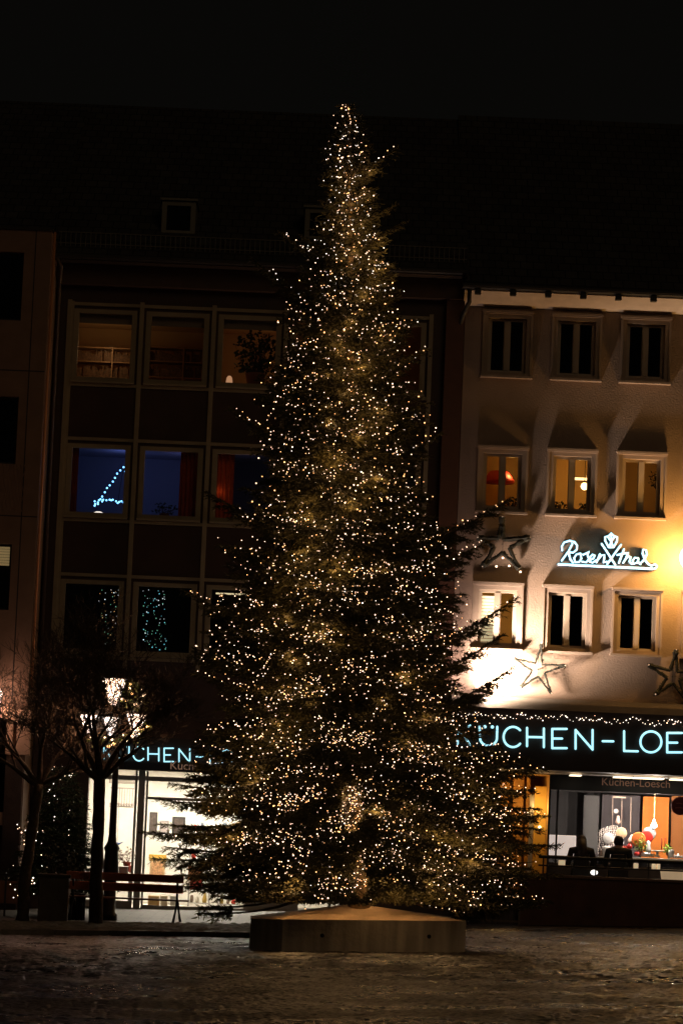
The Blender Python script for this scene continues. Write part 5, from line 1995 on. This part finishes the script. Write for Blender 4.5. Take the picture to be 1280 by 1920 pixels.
# ledge of the display
tz_ = at(1150, 1606, yd).z
tag(MB().bbox(at(1118, 1600, yd).x, xs1 - .1, YD + .25, YD + 1.7, tz_ - .08, tz_, .01).build('display_plinth', mat('ledge_white', (.8, .76, .7), .5)), 'white ledge carrying the table ware in the right display window', 'shelf')
# patterned cloth
m_wave = bpy.data.materials.new('zigzag_cloth')
m_wave.use_nodes = True
nt = m_wave.node_tree
tcn = nt.nodes.new('ShaderNodeTexCoord')
wv = nt.nodes.new('ShaderNodeTexWave')
wv.inputs['Scale'].default_value = 7
wv.inputs['Distortion'].default_value = 7
wv.inputs['Detail Scale'].default_value = 2
rp = nt.nodes.new('ShaderNodeValToRGB')
rp.color_ramp.elements[0].position = .45
rp.color_ramp.elements[0].color = (.03, .025, .03, 1)
rp.color_ramp.elements[1].position = .55
rp.color_ramp.elements[1].color = (.75, .66, .6, 1)
nt.links.new(tcn.outputs['Object'], wv.inputs['Vector'])
nt.links.new(wv.outputs[0], rp.inputs[0])
nt.links.new(rp.outputs[0], nt.nodes['Principled BSDF'].inputs['Base Color'])
cl = MB()
A, B = at(1120, 1604, yd), at(1172, 1548, yd)
nu, nv = 14, 14
def cp(u, v):
    topz = A.z + (B.z - A.z) * (.80 + .2 * math.sin(u * 2.6)) * (1 if u < .75 else 1 - (u - .75) * 1.6)
    return (A.x + (B.x - A.x) * u, yd + .25 + .05 * math.sin(u * 9 + v * 3) - .25 * (1 - v), A.z + (topz - A.z) * v)
for i in range(nu):
    for j in range(nv):
        cl.quad(cp(i / nu, j / nv), cp((i + 1) / nu, j / nv), cp((i + 1) / nu, (j + 1) / nv), cp(i / nu, (j + 1) / nv))
o = cl.build('patterned_cloth', m_wave, None, True)
o.modifiers.new('t', 'SOLIDIFY').thickness = .01
tag(o, 'black and white zigzag patterned cloth draped in the display window', 'cloth')


def dthing(name, px_, py_, prof, m_, lab, cat, y_=None, n=16, axis='z', group=None):
    y_ = y_ or yd - .2
    q_ = at(px_, py_, y_)
    o_ = MB().lathe((q_.x, y_, q_.z), prof, n if axis == 'z' else 24, axis).build(name, m_, None, axis == 'z')
    return tag(o_, lab, cat, group)


M_cer = mat('white_china', (.85, .83, .80), .25)
M_red = mat('glossy_red', (.55, .02, .015), .3)
M_org = mat('plate_orange', (.8, .20, .05), .35)
dthing('plate', 1196, 1574, [(.17, 0), (.155, .02), (.05, .03)], M_org, 'round orange plate standing upright in front of the orange panel', 'plate', axis='y')
dthing('plate', 1211, 1570, [(.15, 0), (.13, .02), (.05, .03)], mat('plate_red', (.6, .03, .02), .3), 'round red plate standing behind the orange plate', 'plate', y_=yd - .1, axis='y')
dthing('plate', 1216, 1563, [(.16, 0), (.14, .02), (.05, .03)], mat('plate_grey', (.3, .28, .28), .3), 'round grey plate standing behind the red plate', 'plate', y_=yd, axis='y')
dthing('plate', 1139, 1572, [(.13, 0), (.115, .02), (.05, .03)], M_cer, 'white plate standing against the patterned cloth', 'plate', y_=yd - .1, axis='y')
dthing('plate', 1164, 1562, [(.13, 0), (.115, .02), (.05, .03)], mat('plate_tan', (.75, .5, .3), .3), 'small tan plate right of the white plate', 'plate', y_=yd - .05, axis='y')
dthing('vase', 1136, 1606, [(.09, 0), (.11, .05), (.10, .2), (.08, .24)], M_cer, 'square shouldered white vase at the left end of the ledge', 'vase')
dthing('jug', 1126, 1606, [(.04, 0), (.055, .05), (.03, .12), (.035, .14)], mat('jug_brown', (.3, .2, .15), .4), 'small brown jug left of the white vase', 'jug')
dthing('stacked_bowls', 1208, 1606, [(.08, 0), (.14, .03), (.13, .05), (.14, .06), (.13, .09)], M_cer, 'stack of white bowls in the middle of the ledge', 'bowl')
dthing('cake_stand', 1231, 1607, [(.08, 0), (.03, .03), (.02, .12), (.17, .14), (.17, .155)], M_cer, 'white cake stand on the ledge under the red candles', 'cake stand')
dthing('cup', 1221, 1606, [(.03, 0), (.045, .03), (.045, .06)], M_cer, 'white cup left of the cake stand', 'cup')
dthing('candle', 1239, 1593, [(.012, 0), (.011, .26), (.003, .275)], M_red, 'left one of the two thin red candles', 'candle', n=8)
dthing('candle', 1245.5, 1593, [(.012, 0), (.011, .26), (.003, .275)], M_red, 'right one of the two thin red candles', 'candle', n=8)
dthing('canister', 1257, 1608, [(.065, 0), (.065, .17), (.06, .18)], M_cer, 'tall white canister at the right of the red candles', 'jar', y_=yd - .3)
dthing('small_bowl', 1270, 1608, [(.05, 0), (.07, .03), (.03, .05), (.01, .1)], M_cer, 'covered white bowl at the right edge of the ledge', 'bowl')
dthing('red_bauble', 1179, 1588, [(.02, -.06), (.06, -.03), (.07, 0), (.06, .04), (.02, .07)], M_red, 'large red bauble left of the little green tree', 'bauble')
dthing('red_bauble', 1193, 1601, [(.02, -.04), (.055, -.02), (.06, 0), (.05, .035), (.02, .05)], M_red, 'smaller red bauble at the foot of the little green tree', 'bauble', y_=yd - .35)
dthing('gift_figure', 1183, 1578, [(.06, -.05), (.1, 0), (.09, .05), (.05, .1), (.02, .16)], mat('figure_cream', (.8, .6, .5), .5, var=.4, vscale=30), 'cream and red figure behind the large red bauble', 'figurine', y_=yd)
dthing('white_figure', 1214, 1592, [(.05, -.12), (.07, 0), (.05, .1), (.06, .14), (.03, .19)], M_cer, 'tall white figure right of the little green tree', 'figurine', y_=yd - .1)
for i, px_ in enumerate((1147, 1153, 1170, 1266, 1277)):
    dthing('cup', px_, 1606.5 + .02 * (px_ - 1147), [(.022, 0), (.034, .025), (.034, .055 + .02 * (i % 2))], M_cer, 'small white cup among the table ware on the display ledge', 'cup', y_=yd - .45 + .05 * (i % 3), group='small white cups on the display ledge')
dthing('bowl', 1160, 1606.5, [(.04, 0), (.085, .04), (.09, .07)], mat('bowl_red', (.5, .04, .03), .3), 'red bowl behind the short haired person', 'bowl')
dthing('teapot', 1190, 1582, [(.03, -.07), (.07, -.04), (.08, 0), (.05, .05), (.015, .08)], mat('pot_cream', (.8, .65, .5), .3), 'round cream teapot behind the little green tree', 'teapot', y_=yd + .1)
dthing('lidded_pot', 1169, 1590, [(.06, -.12), (.08, -.05), (.08, .02), (.03, .05), (.01, .07)], mat('pot_scarlet', (.7, .06, .03), .3), 'scarlet lidded pot left of the large red bauble', 'pot', y_=yd + .05)
for px_, w2, h2, lab in ((1200, .26, .42, 'little green table tree with yellow tips on the ledge'), (1251, .2, .26, 'small green plant right of the red candles')):
    q = at(px_, 1604, yd - .25)
    houseplant(q.x, yd - .25, q.z, w2, h2, lab, px_, 130, name='table_plant', leaf=.05, m_=mat('bright_green', (.25, .42, .04), .5, var=.4, vscale=30))
# hanging white pendant lamp
q = at(1225, 1546, yd)
e = empty('display_pendant', q, 'white teardrop lamp hanging in front of the orange panel', 'lamp')
MB().lathe((q.x, yd, q.z - .09), [(.03, 0), (.075, .03), (.08, .07), (.03, .16), (.015, .22)], 16).build('lamp_shade', mat('pendant_glow', (1, 1, 1), .4, emit=(.95, .95, 1), es=1.8), e, True)
MB().tube([(q.x, yd, q.z + .12), (q.x, yd, zt - .3)], .006, 6).build('cord', mat('cord_orange', (.6, .4, .2), .6), e)
# hanging clock-like ornament and ribbons
q = at(1154, 1521, yd + .2)
e = empty('hanging_mobile', at(1155, 1495, yd + .2), 'hanging mobile with ribbons a grey disc and a pale figure above the patterned cloth', 'mobile')
mb = MB()
for px_ in (1148, 1165, 1182):
    a_ = at(px_, 1495, yd + .2)
    b2 = at(px_ - 1, 1560, yd + .2)
    mb.tube([a_, b2], .006, 5)
mb.build('ribbon', mat('ribbon_tan', (.45, .33, .25), .6), e)
MB().lathe((q.x, yd + .18, q.z), [(.055, 0), (.055, .02)], 18, 'y').build('disc', mat('disc_grey', (.25, .22, .2), .5), e)
a_ = at(1158, 1528, yd + .2)
MB().lathe((a_.x, yd + .2, a_.z - .22), [(.02, 0), (.06, .05), (.035, .16), (.03, .2)], 12).build('figure', mat('fig_skin', (.6, .42, .34), .6), e, True)
A = at(1148, 1495, yd + .2)
MB().box(A.x, A.x + .3, yd + .2, yd + .22, A.z - .01, A.z + .03).build('bar', mat('ribbon_tan', (.45, .33, .25), .6), e)
# round dark red sign on the glass
q = at(1274, 1511, YD - .03)
e = empty('round_sign', q, 'round dark red sticker sign on the glass at the right edge', 'sign')
MB().lathe((q.x, YD - .03, q.z), [(.21, 0), (.20, .015)], 28, 'y').build('disc', mat('sign_dkred', (.10, .008, .008), .5), e)
mb = MB()
for i, (dx_, w2) in enumerate(((-.09, .14), (-.11, .2))):
    mb.tube([(q.x + dx_, YD - .05, q.z + .05 - i * .1), (q.x + dx_ + w2 * .5, YD - .05, q.z + .06 - i * .1), (q.x + dx_ + w2, YD - .05, q.z + .045 - i * .1)], .012, 5)
mb.build('mark', mat('mark_red', (.3, .1, .09), .6), e)
for px_, en in ((1148, 42), (1225, 120), (1262, 30)):
    q = at(px_, 1497, yd - .2)
    lamp('display_spot', 'POINT', (q.x, yd - .35, q.z - .25), en, (1, .86, .74), .05, RB)

# low things on the terrace glimpsed under the handrail
q = at(1268, 1646, 68.3)
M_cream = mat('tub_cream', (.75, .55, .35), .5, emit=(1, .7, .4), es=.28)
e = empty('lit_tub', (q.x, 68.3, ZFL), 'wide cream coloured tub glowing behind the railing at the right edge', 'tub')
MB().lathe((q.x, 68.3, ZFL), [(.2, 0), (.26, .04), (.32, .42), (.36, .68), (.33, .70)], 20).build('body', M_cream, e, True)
MB().lathe((q.x, 68.3, ZFL + .705), [(.34, 0), (.34, .015)], 20).build('rim', M_dark, e)
q = at(1113, 1636, 67.2)
e = empty('lantern_ball', (q.x, 67.2, q.z), 'small round white garden lamp on the terrace between the two people', 'lamp')
MB().sphere((q.x, 67.2, q.z), .055, 12, 8, sx=1.4).build('globe', mat('ball_glow', (1, 1, 1), .5, emit=(1, .95, .88), es=2), e, True)
MB().lathe((q.x, 67.2, ZFL), [(.05, 0), (.012, .03), (.012, q.z - ZFL - .05)], 10).build('base', M_dark, e)
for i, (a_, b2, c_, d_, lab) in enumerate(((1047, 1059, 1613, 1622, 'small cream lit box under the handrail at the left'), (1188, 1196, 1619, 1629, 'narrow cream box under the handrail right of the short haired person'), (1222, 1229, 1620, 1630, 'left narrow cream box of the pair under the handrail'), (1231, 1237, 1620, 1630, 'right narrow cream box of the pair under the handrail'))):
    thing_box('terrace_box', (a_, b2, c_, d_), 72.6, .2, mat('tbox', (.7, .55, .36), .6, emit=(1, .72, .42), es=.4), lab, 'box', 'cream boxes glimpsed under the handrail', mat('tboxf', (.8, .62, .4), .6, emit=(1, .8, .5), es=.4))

# ================================================================== PEOPLE seated on the terrace, seen from behind
def skin_obj(name, verts, edges, radii, m_, parent, root=0, sub=2):
    me = bpy.data.meshes.new(name)
    off = root_loc(parent)
    me.from_pydata([tuple(Vector(v_) - off) for v_ in verts], edges, [])
    o_ = bpy.data.objects.new(name, me)
    COL.objects.link(o_)
    o_.parent = parent
    o_.modifiers.new('skin', 'SKIN')
    sd = me.skin_vertices[0].data if me.skin_vertices else None
    if sd is None:
        bm_ = bmesh.new()
        bm_.from_mesh(me)
        bm_.verts.layers.skin.verify()
        bm_.to_mesh(me)
        bm_.free()
        sd = me.skin_vertices[0].data
    for i_, r_i in enumerate(radii):
        sd[i_].radius = r_i if hasattr(r_i, '__len__') else (r_i, r_i)
        sd[i_].use_root = (i_ == root)
    ss_ = o_.modifiers.new('sub', 'SUBSURF')
    ss_.levels = sub
    ss_.render_levels = sub
    # bake so that the mesh stands on its own
    bpy.context.view_layer.update()
    dg = bpy.context.evaluated_depsgraph_get()
    new = bpy.data.meshes.new_from_object(o_.evaluated_get(dg))
    o_.modifiers.clear()
    o_.data = new
    new.materials.clear()
    new.materials.append(m_)
    new.polygons.foreach_set('use_smooth', [True] * len(new.polygons))
    return o_


M_skin = mat('skin', (.45, .27, .19), .6)


def seated_person(px_, py_head, y_, label, coat, hair_m, long_hair, lean=0.0, s=1.0):
    q_ = at(px_, py_head, y_)          # crown of the head
    hx, hz = q_.x, q_.z
    zf = hz - 1.30 * s                 # floor
    e_ = empty('person', (hx, y_, ZFL), label, 'person')
    X = lambda dx_, dy_, dz_: (hx + dx_ * s + lean * dz_ * .1, y_ + dy_ * s, zf + dz_ * s)
    # facing +y (towards the shop window)
    V_ = [X(0, -.08, .50), X(0, -.10, .72), X(0, -.09, .92), X(0, -.06, 1.04), X(0, -.03, 1.10), X(0, 0, 1.18), X(0, 0, 1.26)]
    R_ = [(.15, .12), (.145, .11), (.155, .11), (.10, .08), (.055, .055), (.085, .095), (.06, .075)]
    E_ = [(0, 1), (1, 2), (2, 3), (3, 4), (4, 5), (5, 6)]

    def add(par, pts, rad):
        p_ = par
        for a_, r_ in zip(pts, rad):
            V_.append(a_)
            R_.append(r_)
            E_.append((p_, len(V_) - 1))
            p_ = len(V_) - 1
        return p_
    for sg_ in (-1, 1):
        w_ = add(3, [X(sg_ * .19, -.06, 1.0), X(sg_ * .25, -.02, .72), X(sg_ * .16, .24, .72), X(sg_ * .12, .31, .73)], [.055, .045, .032, .03])
        for f_ in range(4):
            fx = sg_ * (.12 + (f_ - 1.5) * .02)
            ln = (.06, .075, .07, .055)[f_]
            add(w_, [X(fx, .36, .73), X(fx, .36 + ln * .6, .725), X(fx, .36 + ln, .705)], [.010, .009, .007])
        add(w_, [X(sg_ * .07, .33, .74), X(sg_ * .055, .37, .735)], [.011, .008])
        add(0, [X(sg_ * .10, .05, .49), X(sg_ * .12, .40, .48), X(sg_ * .12, .42, .10), X(sg_ * .12, .46, .04), X(sg_ * .13, .58, .03)], [.085, .062, .045, .045, .035])
    body = skin_obj('body', V_, E_, R_, M_skin, e_)
    # face on the far side: nose, ears
    fc = MB()
    fc.sphere(X(0, .105, 1.19), .018 * s, 8, 6, sz=1.5)
    for sg_ in (-1, 1):
        fc.sphere(X(sg_ * .088, 0, 1.19), .025 * s, 8, 6, sx=.4, sz=1.3)
        fc.sphere(X(sg_ * .033, .085, 1.215), .012 * s, 8, 6)
    fc.build('face', M_skin, e_, True)
    # coat over torso and arms
    V2, R2, E2 = [X(0, -.08, .42), X(0, -.10, .70), X(0, -.09, .92), X(0, -.06, 1.035), X(0, -.05, 1.09)], [(.21, .17), (.19, .15), (.20, .145), (.15, .115), (.075, .075)], [(0, 1), (1, 2), (2, 3), (3, 4)]
    for sg_ in (-1, 1):
        p_ = 3
        for a_, r_ in (((sg_ * .20, -.06, .995), .085), ((sg_ * .265, -.02, .72), .066), ((sg_ * .17, .22, .715), .05)):
            V2.append(X(*a_))
            R2.append((r_, r_))
            E2.append((p_, len(V2) - 1))
            p_ = len(V2) - 1
    skin_obj('coat', V2, E2, R2, coat, e_)
    V3, R3, E3 = [X(0, -.06, .46)], [(.17, .12)], []
    for sg_ in (-1, 1):
        p_ = 0
        for a_, r_ in (((sg_ * .10, .05, .50), .10), ((sg_ * .12, .41, .485), .075), ((sg_ * .12, .43, .10), .058)):
            V3.append(X(*a_))
            R3.append((r_, r_))
            E3.append((p_, len(V3) - 1))
            p_ = len(V3) - 1
    skin_obj('trousers', V3, E3, R3, mat('trousers_black', (.015, .015, .018), .8), e_)
    hr_ = MB()
    hr_.sphere(X(0, -.02, 1.20), .108 * s, 14, 10, sx=.96, sy=1.0, sz=1.06, seed=px_, jit=.05)
    if long_hair:
        hr_.tube([X(0, -.07, 1.20), X(0, -.13, 1.08), X(.01, -.19, .95), X(0, -.19, .84)], [.10 * s, .105 * s, .10 * s, .05 * s], 12)
    hr_.build('hair', hair_m, e_, True)
    # chair under the person
    c_ = empty('terrace_chair', (hx, y_, ZFL), 'dark terrace chair under the ' + ('long haired' if long_hair else 'short haired') + ' seated person', 'chair', 'chairs on the terrace')
    zs_ = zf + .40 * s
    MB().bbox(hx - .21, hx + .21, y_ - .22, y_ + .22, zs_ - .03, zs_, .01).build('seat', M_dark, c_)
    MB().bbox(hx - .20, hx + .20, y_ - .30, y_ - .275, zs_ + .06, zs_ + .24, .01).build('backrest', M_dark, c_)
    for a_ in (-.19, .19):
        for b2 in (-.2, .2):
            MB().tube([(hx + a_, y_ + b2, ZFL), (hx + a_, y_ + b2, zs_ - .03)], .014, 6).build('leg', M_dark, c_)
        MB().tube([(hx + a_, y_ - .2, zs_ - .01), (hx + a_, y_ - .29, zs_ + .23)], .012, 6).build('back_post', M_dark, c_)
    return e_


seated_person(1090, 1567, 68.2, 'person with long dark hair in a dark coat sitting behind the railing', mat('coat_dark', (.025, .02, .018), .85), mat('hair_brown', (.03, .018, .012), .6), True, s=1.04)
seated_person(1159, 1568, 68.0, 'person with short dark hair in a dark jacket sitting before the display', mat('jacket_black', (.02, .022, .02), .8), mat('hair_black', (.012, .008, .007), .55), False, s=1.04)
